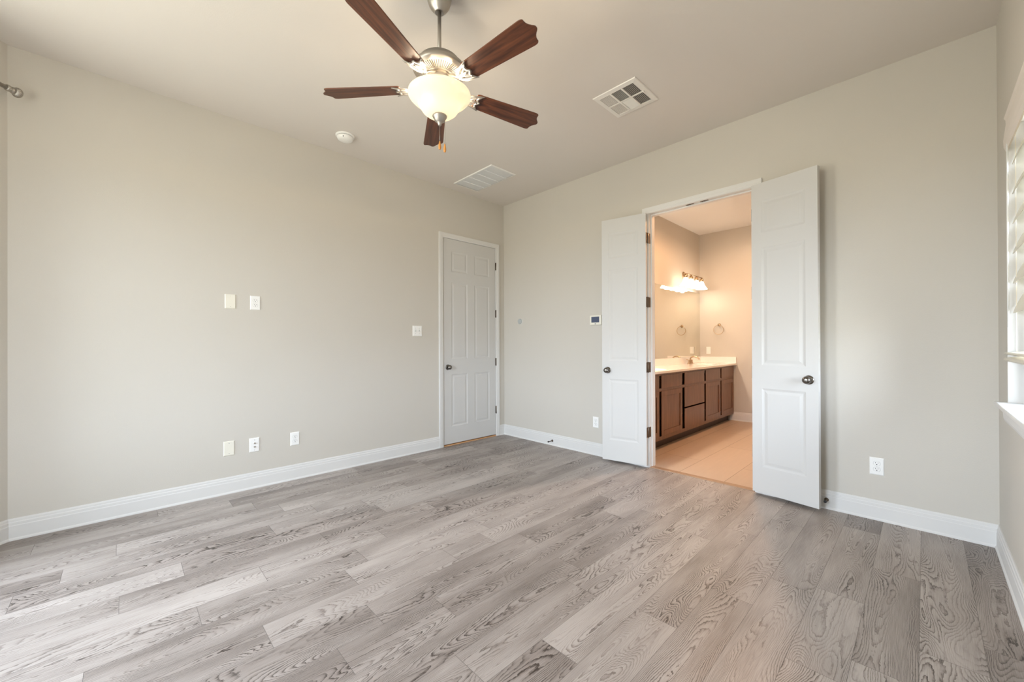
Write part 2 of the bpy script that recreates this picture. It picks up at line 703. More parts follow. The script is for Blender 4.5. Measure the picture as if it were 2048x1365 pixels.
# back wall (y = 0) with the double doorway
OX0, OX1, OZ = 2.0480, 2.9690, 2.470
b = MB(M['wall'])
b.box(-T, OX0, 0, T, 0, H)
b.box(OX1, W, 0, T, 0, H)
b.box(OX0, OX1, 0, T, OZ, H)
struct(b.build('wall_back'), 'beige wall with the double doorway to the bathroom')

# right wall (x = W) with a window opening
WY0, WY1, WZ0, WZ1 = -1.215, -0.357, 0.862, 2.375
WD = 0.14
b = MB(M['wall'])
b.box(W, W + WD, -LL, WY0, 0, H)
b.box(W, W + WD, WY1, T, 0, H)
b.box(W, W + WD, WY0, WY1, 0, WZ0)
b.box(W, W + WD, WY0, WY1, WZ1, H)
struct(b.build('wall_right'), 'beige wall with the blind-covered window')


# bay walls with big windows (behind the camera)
def frame_mtx(p0, p1):
    """local x along the wall, local y out of the room, z up"""
    d = Vector((p1[0] - p0[0], p1[1] - p0[1], 0))
    ln = d.length
    d.normalize()
    yv = Vector((0, 0, 1)).cross(d)
    m = Matrix((d, yv, Vector((0, 0, 1)))).transposed().to_4x4()
    m.translation = Vector((p0[0], p0[1], 0))
    return m, ln


def window(name, mtx, a0, a1, z0, z1, depth, label, sash=True):
    root = bpy.data.objects.new(name, None)
    C.objects.link(root)
    root.matrix_world = mtx
    struct(root, label)
    f = MB(M['vinyl'])
    y0, y1 = depth - 0.055, depth - 0.005
    w = 0.045
    f.box(a0, a0 + w, y0, y1, z0, z1).box(a1 - w, a1, y0, y1, z0, z1).box(a0, a1, y0, y1, z0, z0 + w).box(a0, a1, y0, y1, z1 - w, z1)
    if sash:
        zm = (z0 + z1) / 2
        f.box(a0 + w, a1 - w, y0 + 0.01, y1, zm - 0.02, zm + 0.02)
    o = f.build('window_frame', bevel=0.003)
    o.parent = root
    g = MB(M['glass'])
    g.face([(a0 + w, depth - 0.03, z0 + w), (a1 - w, depth - 0.03, z0 + w), (a1 - w, depth - 0.03, z1 - w), (a0 + w, depth - 0.03, z1 - w)])
    o = g.build('pane')
    o.parent = root
    return root


bay_names = ['wall_bay_left', 'wall_bay_middle', 'wall_bay_right']
bay_win = []
for i, nm in enumerate(bay_names):
    p0, p1 = Vector((*BAY[i], 0)), Vector((*BAY[i + 1], 0))
    # local y must point outward: use reversed direction so that z x d points out of the room
    m, ln = frame_mtx(p1, p0)
    a0, a1 = (0.12, ln - 0.55) if i == 0 else ((0.12, ln - 0.87) if i == 1 else (0.45, ln - 0.40))
    z0, z1 = (0.50, 2.50) if i == 0 else ((0.60, 2.50) if i == 1 else (0.75, 2.30))
    b = MB(M['wall'])
    e0 = 0.0
    if i == 2:
        b.box(-0.03, ln + 0.03, 0, 0.14, 0, H, m)
        struct(b.build(nm), 'solid beige bay wall')
        continue
    b.box(-0.03, a0, 0, 0.14, 0, H, m).box(a1, ln + 0.03, 0, 0.14, 0, H, m).box(a0, a1, 0, 0.14, 0, z0, m).box(a0, a1, 0, 0.14, z1, H, m)
    struct(b.build(nm), 'beige bay wall with a tall window')
    bay_win.append((m, a0, a1, z0, z1, ln))
    # the local y axis of frame_mtx
    n_in = -(m.to_3x3() @ Vector((0, 1, 0)))
    c = m @ Vector(((a0 + a1) / 2, 0.145, (z0 + z1) / 2))
    po = portal('daylight_portal', c, n_in.to_track_quat('-Z', 'Y').to_euler(), a1 - a0, z1 - z0)

for i, (m, a0, a1, z0, z1, ln) in enumerate(bay_win):
    window('window_%d' % (i + 2), m, a0, a1, z0, z1, 0.14, 'tall white bay window, number %d of the bay' % (i + 1))
mR, lnR = frame_mtx((W, WY0), (W, WY1))
# outward is +x : check sign
if (mR.to_3x3() @ Vector((0, 1, 0))).x < 0:
    mR, lnR = frame_mtx((W, WY1), (W, WY0))
w1 = window('window_1', mR, 0, lnR, WZ0, WZ1, WD, 'white window behind the blind, at the right edge')
portal('daylight_portal', (W + WD + 0.005, (WY0 + WY1) / 2, (WZ0 + WZ1) / 2), Vector((-1, 0, 0)).to_track_quat('-Z', 'Y').to_euler(), lnR, WZ1 - WZ0)
# white drywall returns of the reveal (sides and head)
inv = w1.matrix_world.inverted()
b = MB(M['trim'])
b.box(W + 0.001, W + WD - 0.055, WY1 - 0.004, WY1, WZ0 + 0.02, WZ1).box(W + 0.001, W + WD - 0.055, WY0, WY0 + 0.004, WZ0 + 0.02, WZ1)
b.box(W + 0.001, W + WD - 0.055, WY0, WY1, WZ1 - 0.004, WZ1)
o = b.build('window_reveal')
o.parent = w1
o.matrix_parent_inverse = inv
# stool (inner sill) with horns, moulded nose, and apron
b = MB(M['trim'])
b.box(W - 0.044, W + WD - 0.055, WY0 - 0.06, WY1 + 0.045, WZ0, WZ0 + 0.021)
o = b.build('window_sill', bevel=0.006, seg=3)
o.parent = w1
o.matrix_parent_inverse = inv
b = MB(M['trim'])
prof = [(0.0, 0.0), (0.0, -0.075), (0.010, -0.075), (0.014, -0.060), (0.016, -0.020), (0.030, -0.008), (0.030, 0.0)]
A = []
for yy in (WY1 + 0.005, WY0 - 0.02):
    A.append([Vector((W - 0.0005 - a, yy, WZ0 + z)) for a, z in prof])
vs0 = [b.bm.verts.new(p) for p in A[0]]
vs1 = [b.bm.verts.new(p) for p in A[1]]
for i in range(len(prof)):
    b.bm.faces.new([vs0[i], vs0[(i + 1) % len(prof)], vs1[(i + 1) % len(prof)], vs1[i]])
b.bm.faces.new(vs0)
b.bm.faces.new(vs1)
o = b.build('window_apron')
o.parent = w1
o.matrix_parent_inverse = inv

# bathroom walls
struct(MB(M['wall']).box(1.209, 1.324, T, 3.32, 0, 3.02).build('wall_bathroom_left'), 'bathroom wall behind the vanity and mirror')
struct(MB(M['wall']).box(1.324, W, 3.205, 3.32, 0, 3.02).build('wall_bathroom_far'), 'far bathroom wall with the towel ring')
struct(MB(M['wall']).box(W, W + 0.1, T, 3.32, 0, 3.02).build('wall_bathroom_right'), 'right bathroom wall')
# unseen closet shell, added behind the left door to stop light leaking in
struct(MB(M['plaster_dark']).box(-1.0, -0.95, -1.6, 0.12, -0.012, 2.6).box(-0.95, -T, -1.6, -1.5, -0.012, 2.6).box(-0.95, -T, 0.0, 0.12, -0.012, 2.6).box(-1.0, -T, -1.6, 0.12, 2.6, 2.7).box(-0.95, -T, -1.5, 0.0, -0.012, -0.002).build('wall_light_block'), 'unseen closet shell added behind the closed door to block light')

# ------------------------------------------------------------------ baseboards
BP = [(0.0, 0.0), (0.020, 0.0), (0.019, 0.008), (0.0135, 0.016), (0.0135, 0.088), (0.0115, 0.093), (0.0115, 0.108), (0.008, 0.114), (0.008, 0.124), (0.0045, 0.133), (0.0, 0.133)]


def baseboard(name, path, label, flip):
    struct(MB(M['trim']).sweep([(x, y, 0.0) for x, y in path], BP, (0, 0, 1), flip).build(name), label)


baseboard('baseboard_left', [(0.0, -1.034), (0.0, -LL), (q, -LL - q), (W - q, -LL - q), (W, -LL), (W, 0.0), (3.019, 0.0)], 'white baseboard round the room', 1)
baseboard('baseboard_back', [(1.997, 0.0), (0.0, 0.0), (0.0, -0.0955)], 'white baseboard in the far corner between the doors', 1)
baseboard('baseboard_bathroom', [(W, 3.205), (1.78, 3.205)], 'white baseboard on the far bathroom wall', 1)

# ------------------------------------------------------------------ casings
CP = [(0.0, 0.0), (0.0, 0.008), (0.006, 0.012), (0.020, 0.012), (0.026, 0.0155), (0.047, 0.0165), (0.057, 0.0155), (0.0575, 0.0)]
# left door: casing on x=0 facing +x.
b = MB(M['trim'])
b.sweep([(0.0, -0.977, 0.0), (0.0, -0.977, 2.4565), (0.0, -0.1355 - 0.016, 2.4565), (0.0, -0.1355 - 0.016, 0.0)], [(a, c) for a, c in CP], (1, 0, 0), 1)
casing1 = struct(b.build('trim_1'), 'white moulded casing round the six-panel door')
# jamb of the left door
b = MB(M['trim'])
b.box(-T, -0.0005, DY0 - 0.010, DY0 + 0.001, 0, DZ).box(-T, -0.0005, DY1 - 0.001, DY1 + 0.008, 0, DZ).box(-T, -0.0005, DY0 - 0.01, DY1 + 0.008, DZ - 0.001, DZ + 0.008)
b.box(-T, -0.040, DY0, DY0 + 0.012, 0, DZ).box(-T, -0.040, DY1 - 0.012, DY1, 0, DZ).box(-T, -0.040, DY0, DY1, DZ - 0.012, DZ)
o = b.build('door_jamb', parent=casing1)
struct(MB(M['rawwood']).box(-0.06, 0.006, DY0 + 0.001, DY1 - 0.001, -0.011, 0.010).build('trim_door_sill'), 'raw wood strip under the six-panel door')

# double doorway casing and jamb
b = MB(M['trim'])
b.sweep([(2.0550, 0.0, 0.0), (2.0550, 0.0, 2.4590), (2.9620, 0.0, 2.4590), (2.9620, 0.0, 0.0)], CP, (0, -1, 0), 1)
casing2 = struct(b.build('trim_2'), 'white moulded casing and jamb round the double doorway')
b = MB(M['trim'])
JT = 0.012
b.box(OX0 - 0.0005, OX0 + JT, 0.0005, T + 0.002, 0, OZ).box(OX1 - JT, OX1 + 0.0005, 0.0005, T + 0.002, 0, OZ).box(OX0, OX1, 0.0005, T + 0.002, OZ - JT, OZ + 0.0005)
b.box(OX0 + JT - 0.001, OX0 + JT + 0.010, 0.042, 0.078, 0, OZ - JT + 0.001).box(OX1 - JT - 0.010, OX1 - JT + 0.001, 0.042, 0.078, 0, OZ - JT + 0.001).box(OX0 + JT + 0.010, OX1 - JT - 0.010, 0.042, 0.078, OZ - JT - 0.010, OZ - JT + 0.001)
b.build('door_jamb', parent=casing2)
# casing on the bathroom side is out of view; ball catch strikes under the head jamb
for i, cx in enumerate((2.445, 2.570)):
    k = MB(M['hinge'], M['dark'])
    zt = OZ - JT
    k.box(cx - 0.034, cx + 0.034, 0.009, 0.030, zt - 0.0025, zt - 0.0002)
    k.use(1).lathe([(0.0001, zt - 0.0035), (0.007, zt - 0.0035), (0.007, zt - 0.002)], 12, Matrix.Translation((cx, 0.0195, 0)))
    k.use(0).lathe([(0.0, zt - 0.008), (0.004, zt - 0.007), (0.005, zt - 0.002)], 12, Matrix.Translation((cx - 0.018, 0.0195, 0)))
    o = k.build('strike_plate', parent=casing2)
    o['label'] = 'dark bronze strike plate'


# ------------------------------------------------------------------ doors
def door_slab(w, z0, z1, th, panels, name='slab', material=None):
    """u = local x, front face y = 0 facing -y, back face y = th"""
    b = MB(material or M['door'])
    us = sorted({0.0, w} | {p[0] for p in panels} | {p[1] for p in panels})
    zs = sorted({z0, z1} | {p[2] for p in panels} | {p[3] for p in panels})

    def is_panel(uc, zc):
        return any(p[0] < uc < p[1] and p[2] < zc < p[3] for p in panels)

    for y, s in ((0.0, 1), (th, -1)):
        for ua, ub in zip(us, us[1:]):
            for za, zb in zip(zs, zs[1:]):
                if not is_panel((ua + ub) / 2, (za + zb) / 2):
                    b.face([(ua, y, za), (ub, y, za), (ub, y, zb), (ua, y, zb)])
        for (ua, ub, za, zb) in panels:
            rings = []
            for ins, dep in ((0, 0), (0.005, 0.0022), (0.015, 0.0050), (0.020, 0.0050), (0.038, 0.0014), (0.040, 0.0010)):
                rings.append([(ua + ins, y + s * dep, za + ins), (ub - ins, y + s * dep, za + ins), (ub - ins, y + s * dep, zb - ins), (ua + ins, y + s * dep, zb - ins)])
            for A, B in zip(rings, rings[1:]):
                for i in range(4):
                    b.face([A[i], A[(i + 1) % 4], B[(i + 1) % 4], B[i]])
            b.face(rings[-1])
    # edges
    for ua, ub in zip(us, us[1:]):
        b.face([(ua, 0, z0), (ub, 0, z0), (ub, th, z0), (ua, th, z0)])
        b.face([(ua, 0, z1), (ub, 0, z1), (ub, th, z1), (ua, th, z1)])
    for za, zb in zip(zs, zs[1:]):
        b.face([(0, 0, za), (0, 0, zb), (0, th, zb), (0, th, za)])
        b.face([(w, 0, za), (w, 0, zb), (w, th, zb), (w, th, za)])
    return b.build(name)


def knob_on(parent, u, z, y, sgn):
    """door knob sticking out toward sgn * y"""
    m = Matrix.Translation((u, y, z)) @ along((0, sgn, 0))
    k = MB(M['knob'])
    k.lathe([(0.0, 0.010), (0.010, 0.0105), (0.022, 0.008), (0.031, 0.004), (0.033, 0.0), (0.033, -0.0005)], 36, m)
    k.lathe([(0.011, 0.006), (0.011, 0.022), (0.015, 0.025), (0.020, 0.027), (0.0265, 0.034), (0.0275, 0.040), (0.026, 0.047), (0.0215, 0.054), (0.014, 0.0585), (0.006, 0.060), (0.0, 0.060)], 36, m)
    o = k.build('door_knob', parent=parent)
    o['label'] = 'dark pewter round knob'
    return o


HZ = (2.22, 1.60, 0.97, 0.343)


def hinge_set(parent, x, y, w_dir, cls_dir):
    for hz in HZ:
        k = MB(M['hinge'])
        k.lathe([(0.0, hz - 0.052), (0.004, hz - 0.050), (0.0062, hz - 0.0485), (0.0062, hz + 0.0485), (0.004, hz + 0.050), (0.0, hz + 0.052)], 16, Matrix.Translation((x, y, 0)))
        
        if cls_dir == 'flat':
            # leaf plates flanking the barrel (closed door, hardly visible)
            k.box(x - 0.009, x + 0.007, y + 0.004, y + 0.0065, hz - 0.048, hz + 0.048)
        else:
            # opened door: one plate on the jamb, one on the door edge
            k.box(x - 0.0015 + w_dir * 0.012, x + 0.0015 + w_dir * 0.012, y + 0.006, y + 0.050, hz - 0.048, hz + 0.048)
            k.box(min(x, x + w_dir * 0.012), max(x, x + w_dir * 0.012), y + 0.002, y + 0.007, hz - 0.048, hz + 0.048)
            k.box(x - 0.0012 + w_dir * 0.004, x + 0.0012 + w_dir * 0.004, y - 0.040, y, hz - 0.048, hz + 0.048)
        o = k.build('hinge', parent=parent)
        o['label'] = 'dark bronze butt hinge'


ZP = [(0.232, 0.845), (1.026, 1.945), (2.062, 2.315)]
# door_1: closed six-panel door in the left wall
wd = 0.813
pan = [(u0, u1, za, zb) for (za, zb) in [(0.222, 0.845), (1.026, 1.941), (2.066, 2.310)] for (u0, u1) in ((0.108, 0.350), (0.459, 0.704))]
d1 = door_slab(wd, 0.020, 2.455, 0.035, pan, 'door_1')
d1.location = (-0.003, -0.9625, 0)
d1.rotation_euler = (0, 0, R(90))
struct(d1, 'white six-panel door, closed, in the left wall')
knob_on(d1, 0.056, 0.930, 0.0, -1)
hinge_set(d1, wd + 0.002, -0.0085, 1, 'flat')

# double doors, each swung open about 169 degrees into the room
LW = 0.4445
TH = R(11)
pan2 = [(0.072, 0.368, za, zb) for za, zb in ZP]
for side, nm, px_, lab in ((-1, 'door_2', 2.0575, 'narrow white three-panel door leaf swung open left of the doorway'),
                           (1, 'door_3', 2.9590, 'narrow white three-panel door leaf swung open right of the doorway')):
    leaf = door_slab(LW, 0.026, 2.455, 0.035, pan2, nm)
    # visible face y=0 (facing the camera, -y); pin sits behind it
    hx = px_ - side * 0.001
    if side == 1:
        leaf.location = (hx, -0.0605, 0)
        leaf.rotation_euler = (0, 0, -TH)
        kn_u = 0.3865
        knob_on(leaf, kn_u, 0.933, 0.0, -1)
        knob_on(leaf, kn_u, 0.933, 0.035, 1)
    else:
        # mirror: build with u from the free edge
        leaf.location = (hx - LW * math.cos(TH), -0.0605 - LW * math.sin(TH), 0)
        leaf.rotation_euler = (0, 0, TH)
        kn_u = LW - 0.3865
        knob_on(leaf, kn_u, 0.933, 0.0, -1)
        knob_on(leaf, kn_u, 0.933, 0.035, 1)
    struct(leaf, lab)
    hb = []
    for hz in HZ:
        k = MB(M['hinge'])
        x, y = px_ - side * 0.002, -0.0235
        k.lathe([(0.0, hz - 0.053), (0.004, hz - 0.051), (0.0065, hz - 0.0485), (0.0065, hz + 0.0485), (0.004, hz + 0.051), (0.0, hz + 0.053)], 16, Matrix.Translation((x, y, 0)))
        # plate screwed to the jamb face
        xj = (OX0 + JT) if side < 0 else (OX1 - JT)
        xa, xb = (xj, xj + 0.002) if side < 0 else (xj - 0.002, xj)
        k.box(xa, xb, 0.0, 0.024, hz - 0.0485, hz + 0.0485)
        xm0, xm1 = min(x, xa), max(x, xb)
        k.box(xm0, xm1, y + 0.0035, y + 0.0065, hz - 0.0485, hz + 0.0485)
        k.box(min(xa, xb), max(xa, xb), y + 0.0035, 0.002, hz - 0.0485, hz + 0.0485)
        # plate on the door edge
        k.box(x - 0.001, x + 0.001, y - 0.035, y, hz - 0.0485, hz + 0.0485)
        o = k.build('hinge')
        o.parent = leaf
        o.matrix_parent_inverse = leaf.matrix_basis.inverted()
        o['label'] = 'dark bronze butt hinge'


# ------------------------------------------------------------------ wall plates
def place(o, wall, x, y, z):
    o.location = (x, y, z)
    o.rotation_euler = (0, 0, R(90) if wall == 'left' else 0)


def plate_mb(w, h, material, t=0.0055):
    b = MB(material, M['dark'], M['lightgrey'], M['plastic'])
    hw, hh = w / 2, h / 2
    P0 = [(-hw, 0, -hh), (hw, 0, -hh), (hw, 0, hh), (-hw, 0, hh)]
    P1 = [(-hw, -t * 0.35, -hh), (hw, -t * 0.35, -hh), (hw, -t * 0.35, hh), (-hw, -t * 0.35, hh)]
    i = 0.005
    P2 = [(-hw + i, -t, -hh + i), (hw - i, -t, -hh + i), (hw - i, -t, hh - i), (-hw + i, -t, hh - i)]
    for A, B in ((P0, P1), (P1, P2)):
        for k in range(4):
            b.face([A[k], A[(k + 1) % 4], B[(k + 1) % 4], B[k]])
    b.face(P2)
    b.face(P0)
    return b


def screw(parent, z, x=0.0, material=None):
    k = MB(material or M['lightgrey'], M['dark'])
    k.lathe([(0.0, 0.0012), (0.0028, 0.0008), (0.0032, 0.0)], 12, Matrix.Translation((x, -0.0055, z)) @ along((0, -1, 0)))
    k.use(1).box(x - 0.0024, x + 0.0024, -0.0069, -0.0065, z - 0.0004, z + 0.0004)
    k.build('screw', parent=parent)


def outlet(material=None, w=0.0735, h=0.117):
    b = plate_mb(w, h, material or M['plastic'])
    plate = b.build('outlet')
    for s in (1, -1):
        z = s * 0.0195
        k = MB(M['plastic'], M['dark'], M['lightgrey'])
        pts = []
        for a in range(0, 360, 12):
            x = 0.0172 * math.cos(R(a))
            zz = 0.0172 * math.sin(R(a))
            zz = max(-0.0135, min(0.0135, zz))
            pts.append((x, zz))
        mt = Matrix.Translation((0, -0.0050, z)) @ Matrix.Rotation(R(90), 4, 'X')
        k.use(2).prism([(x * 1.07, y * 1.07) for x, y in pts], 0.0, 0.0009, mt)
        k.use(0).prism(pts, 0.0, 0.0022, mt)
        k.use(1)
        yf = -0.0075
        k.box(-0.0078, -0.0052, yf, yf + 0.001, z + 0.0005, z + 0.0085)
        k.box(0.0054, 0.0076, yf, yf + 0.001, z + 0.0015, z + 0.0080)
        k.prism([(0.0030 * math.cos(R(a)), 0.0030 * math.sin(R(a))) for a in range(0, 360, 30)], 0.0, 0.001, Matrix.Translation((0, -0.0066, z - 0.0065)) @ Matrix.Rotation(R(90), 4, 'X'))
        k.build('receptacle', parent=plate)
    screw(plate, 0.0, material=M['plastic'])
    return plate


proto = outlet()
G = 'duplex outlets in the bedroom'
spots = [('left', 0.0, -2.865, 1.5525, 'white duplex outlet high on the long wall, beside the upper blank plate'),
         ('left', 0.0, -2.5625, 0.3615, 'white duplex outlet low on the long wall, rightmost of the low plates'),
         ('back', 1.4455, 0.0, 0.353, 'white duplex outlet low on the wall beside the left door leaf'),
         ('back', 3.6875, 0.0, 0.3615, 'white duplex outlet low on the wall between right door leaf and window corner')]
for i, (wl, x, y, z, lab) in enumerate(spots):
    o = proto if i == 0 else copy_tree(proto)
    place(o, wl, x, y, z)
    tag(o, lab, 'outlet', G)

# blank plates
for (y, z, mtl, lab, scr) in ((-3.039, 1.553, M['ivory'], 'cream blank cover plate high on the long wall', False),
                              (-3.0495, 0.363, M['ivory'], 'off-white blank cover plate low on the long wall', True)):
    b = plate_mb(0.0745, 0.1165, mtl)
    o = b.build('blank_plate')
    place(o, 'left', 0.0, y, z)
    tag(o, lab, 'cover plate', 'blank cover plates')
    for zz in (0.042, -0.042):
        screw(o, zz, material=M['lightgrey'] if scr else M['ivory'])
# cable plate
b = plate_mb(0.0735, 0.1165, M['plastic'])
o = b.build('cable_plate')
place(o, 'left', 0.0, -2.873, 0.361)
tag(o, 'white cable jack plate with two metal connectors, between low blank plate and outlet', 'cable plate')
for zz in (0.014, -0.016):
    k = MB(M['nickel'], M['dark'])
    k.lathe([(0.0066, 0.0), (0.0066, 0.002), (0.0046, 0.002), (0.0046, 0.010), (0.003, 0.010), (0.003, 0.004), (0.0, 0.004)], 12, Matrix.Translation((0, -0.005, zz)) @ along((0, -1, 0)))
    k.build('connector', parent=o)
screw(o, 0.042)
screw(o, -0.042)
# double switch plate
b = plate_mb(0.1165, 0.1165, M['plastic'])
o = b.build('switch_plate')
place(o, 'left', 0.0, -1.3175, 1.350)
tag(o, 'white double light switch plate beside the six-panel door', 'light switch')
for xx in (-0.023, 0.023):
    k = MB(M['plastic'], M['lightgrey'])
    k.use(1).box(xx - 0.0062, xx + 0.0062, -0.0062, -0.005, -0.0130, 0.0130)
    m = Matrix.Translation((xx, -0.006, 0)) @ Matrix.Rotation(R(28), 4, 'X')
    k.use(0).box(-0.0042, 0.0042, -0.013, 0.0, -0.0035, 0.0045, m)
    k.build('toggle', parent=o)
for xx in (-0.023, 0.023):
    screw(o, 0.030, x=xx)
    screw(o, -0.030, x=xx)
# bathroom outlet (rocker style)
b = plate_mb(0.070, 0.113, M['plastic'])
o = b.build('switch_plate')
place(o, 'back', 1.4605, 3.205, 1.0905)
tag(o, 'white rocker plate on the bathroom wall above the side splash', 'outlet')
k = MB(M['plastic'], M['lightgrey'])
k.box(-0.0165, 0.0165, -0.0075, -0.005, -0.033, 0.033)
k.use(1).box(-0.0172, 0.0172, -0.0062, -0.005, -0.0338, 0.0338)
k.build('rocker', parent=o)

# round grey sensor
t = empty('wall_sensor', (0.3115, 0.0, 1.4915))
tag(t, 'small round pale grey sensor on the wall near the far corner', 'sensor')
m = along((0, -1, 0))
MB(M['plastic']).lathe([(0.034, 0.0), (0.037, 0.002), (0.037, 0.006), (0.034, 0.0075)], 40, m).build('base', parent=t)
MB(M['lightgrey']).lathe([(0.0345, 0.006), (0.0345, 0.016), (0.033, 0.019), (0.028, 0.0205), (0.0, 0.021)], 40, m).build('cover', parent=t)

# thermostat
t = empty('thermostat', (1.459, 0.0, 1.455))
tag(t, 'cream rectangular thermostat half hidden behind the left door leaf', 'thermostat')
MB(M['ivory']).box(-0.072, 0.072, -0.020, 0.0, -0.052, 0.052).build('housing', parent=t, bevel=0.004)
MB(M['screen']).box(-0.052, 0.046, -0.0212, -0.0195, -0.026, 0.036).build('screen', parent=t)
MB(M['screen']).box(-0.010, 0.006, -0.0216, -0.0195, -0.044, -0.036).build('button', parent=t, bevel=0.002)

# ------------------------------------------------------------------ door stops
def doorstop(x, y, z, d, lab, ln=0.062):
    t = empty('door_stop', (x, y, z))
    tag(t, lab, 'door stop', 'baseboard door stops')
    m = along(d)
    MB(M['hinge']).lathe([(0.0, 0.0), (0.0135, 0.0), (0.0135, 0.004), (0.009, 0.008), (0.005, 0.011), (0.0042, ln * 0.5), (0.0042, ln - 0.012), (0.007, ln - 0.011), (0.0, ln - 0.010)], 20, m).build('post', parent=t)
    MB(M['black']).lathe([(0.0, ln - 0.0105), (0.0085, ln - 0.0105), (0.0095, ln - 0.006), (0.0085, ln), (0.0, ln + 0.001)], 20, m).build('rubber_tip', parent=t)


doorstop(0.846, -0.0135, 0.055, (0, -1, 0), 'dark door stop on the baseboard near the far corner', 0.078)
doorstop(3.418, -0.0135, 0.066, (0, -1, 0), 'dark door stop on the baseboard beside the right door leaf', 0.062)

# ------------------------------------------------------------------ smoke detector
t = empty('smoke_detector', (0.355, -2.25, H))
tag(t, 'white round smoke detector on the ceiling left of the fan', 'smoke detector')
MB(M['plastic']).lathe([(0.0, 0.0), (0.079, 0.0), (0.080, -0.004), (0.077, -0.010), (0.070, -0.012), (0.0, -0.012)], 48).build('base', parent=t)
MB(M['dark']).lathe([(0.064, -0.011), (0.064, -0.015), (0.0, -0.015)], 48).build('sensor_gap', parent=t)
b = MB(M['plastic'], M['dark'])
b.lathe([(0.066, -0.0145), (0.067, -0.017), (0.066, -0.026), (0.061, -0.036), (0.048, -0.043), (0.020, -0.046), (0.0, -0.046)], 48)
b.use(1).lathe([(0.0, -0.0370), (0.004, -0.0370), (0.004, -0.030)], 10, Matrix.Translation((0.05, -0.036, 0.0)))
b.build('cover', parent=t)

# ------------------------------------------------------------------ ceiling supply register
t = empty('ceiling_vent', (2.354, -0.936, H))
tag(t, 'white square six-section air register on the ceiling right of the fan', 'ceiling vent')
hx, hy = 0.1755, 0.181
b = MB(M['ventwhite'])
us = [-0.135, -0.0475, 0.0475, 0.135]
i1x, i1y = 0.137, 0.141
fw_ = 0.006


def vring(b, x0, x1, y0, y1, X0, X1, Y0, Y1, za, zb):
    o = [(X0, Y0, za), (X1, Y0, za), (X1, Y1, za), (X0, Y1, za)]
    i = [(x0, y0, zb), (x1, y0, zb), (x1, y1, zb), (x0, y1, zb)]
    for k in range(4):
        b.face([o[k], o[(k + 1) % 4], i[(k + 1) % 4], i[k]])


vring(b, -hx + 0.004, hx - 0.004, -hy + 0.004, hy - 0.004, -hx, hx, -hy, hy, -0.001, -0.007)
vring(b, -i1x, i1x, -i1y, i1y, -hx + 0.004, hx - 0.004, -hy + 0.004, hy - 0.004, -0.007, -0.010)
vring(b, -i1x, i1x, -i1y, i1y, -i1x, i1x, -i1y, i1y, -0.010, -0.001)
for xx in (-0.0455, 0.0455):
    b.box(xx - 0.006, xx + 0.006, -i1y, i1y, -0.011, -0.006)
b.box(-i1x, i1x, -0.0059, 0.0059, -0.0107, -0.0062)
b.build('frame', parent=t)
MB(M['duct']).box(-i1x, i1x, -i1y, i1y, -0.0012, -0.0004).build('backing', parent=t)
secs = [(-i1x, -0.0515), (-0.0395, 0.0395), (0.0515, i1x)]
rows = [(-i1y, -0.006), (0.006, i1y)]
for ci, (xa, xb) in enumerate(secs):
    for ri, (ya, yb) in enumerate(rows):
        b = MB(M['ventwhite'])
        n = 8 if ci != 1 else 13
        if ci != 1:
            tl = R(42) * (1 if ci == 2 else -1)
            for k in range(n):
                xc = xa + (xb - xa) * (k + 0.5) / n
                m = Matrix.Translation((xc, (ya + yb) / 2, -0.0058)) @ Matrix.Rotation(tl, 4, 'Y')
                b.box(-0.0036, 0.0036, -(yb - ya) / 2, (yb - ya) / 2, -0.0004, 0.0004, m)
        else:
            tl = R(42) * (1 if ri == 1 else -1) * -1
            for k in range(n):
                yc = ya + (yb - ya) * (k + 0.5) / n
                m = Matrix.Translation(((xa + xb) / 2, yc, -0.0058)) @ Matrix.Rotation(tl, 4, 'X')
                b.box(-(xb - xa) / 2, (xb - xa) / 2, -0.0034, 0.0034, -0.0004, 0.0004, m)
        b.build('louvers', parent=t)
MB(M['ventwhite']).box(0.142, 0.150, -0.012, 0.016, -0.020, -0.009).build('damper_lever', parent=t)

# ------------------------------------------------------------------ return-air grille
t = empty('return_air_grille', (0.4995, -0.766, H))
tag(t, 'pale rectangular return-air grille on the ceiling near the far corner', 'ceiling vent')
hx, hy = 0.3275, 0.178
b = MB(M['plastic'])
vring(b, -hx + 0.003, hx - 0.003, -hy + 0.003, hy - 0.003, -hx, hx, -hy, hy, -0.0005, -0.008)
vring(b, -hx + 0.02, hx - 0.02, -hy + 0.02, hy - 0.02, -hx + 0.003, hx - 0.003, -hy + 0.003, hy - 0.003, -0.008, -0.009)
b.build('frame', parent=t)
b = MB(M['grille'])
n = 26
for k in range(n):
    yc = -hy + 0.02 + (2 * hy - 0.04) * (k + 0.5) / n
    m = Matrix.Translation((0, yc, -0.0048)) @ Matrix.Rotation(R(10), 4, 'X')
    b.box(-hx + 0.02, hx - 0.02, -0.0062, 0.0066, -0.0004, 0.0004, m)
for xx in (-0.19, -0.065, 0.06, 0.185):
    b.box(xx - 0.002, xx + 0.002, -hy + 0.02, hy - 0.02, -0.0096, -0.001)
b.build('louvers', parent=t)
MB(M['grille']).box(-hx + 0.01, hx - 0.01, -hy + 0.01, hy - 0.01, -0.0012, -0.0003).build('backing', parent=t)

# ------------------------------------------------------------------ ceiling fan
FX, FY = 2.1443, -2.4657
fan = empty('ceiling_fan', (FX, FY, H))
tag(fan, 'five-blade dark walnut ceiling fan with lit glass bowl and brushed nickel body', 'ceiling fan')


def fz(z):
    return z - H


def fl(prof):
    return [(r, fz(z)) for r, z in prof]


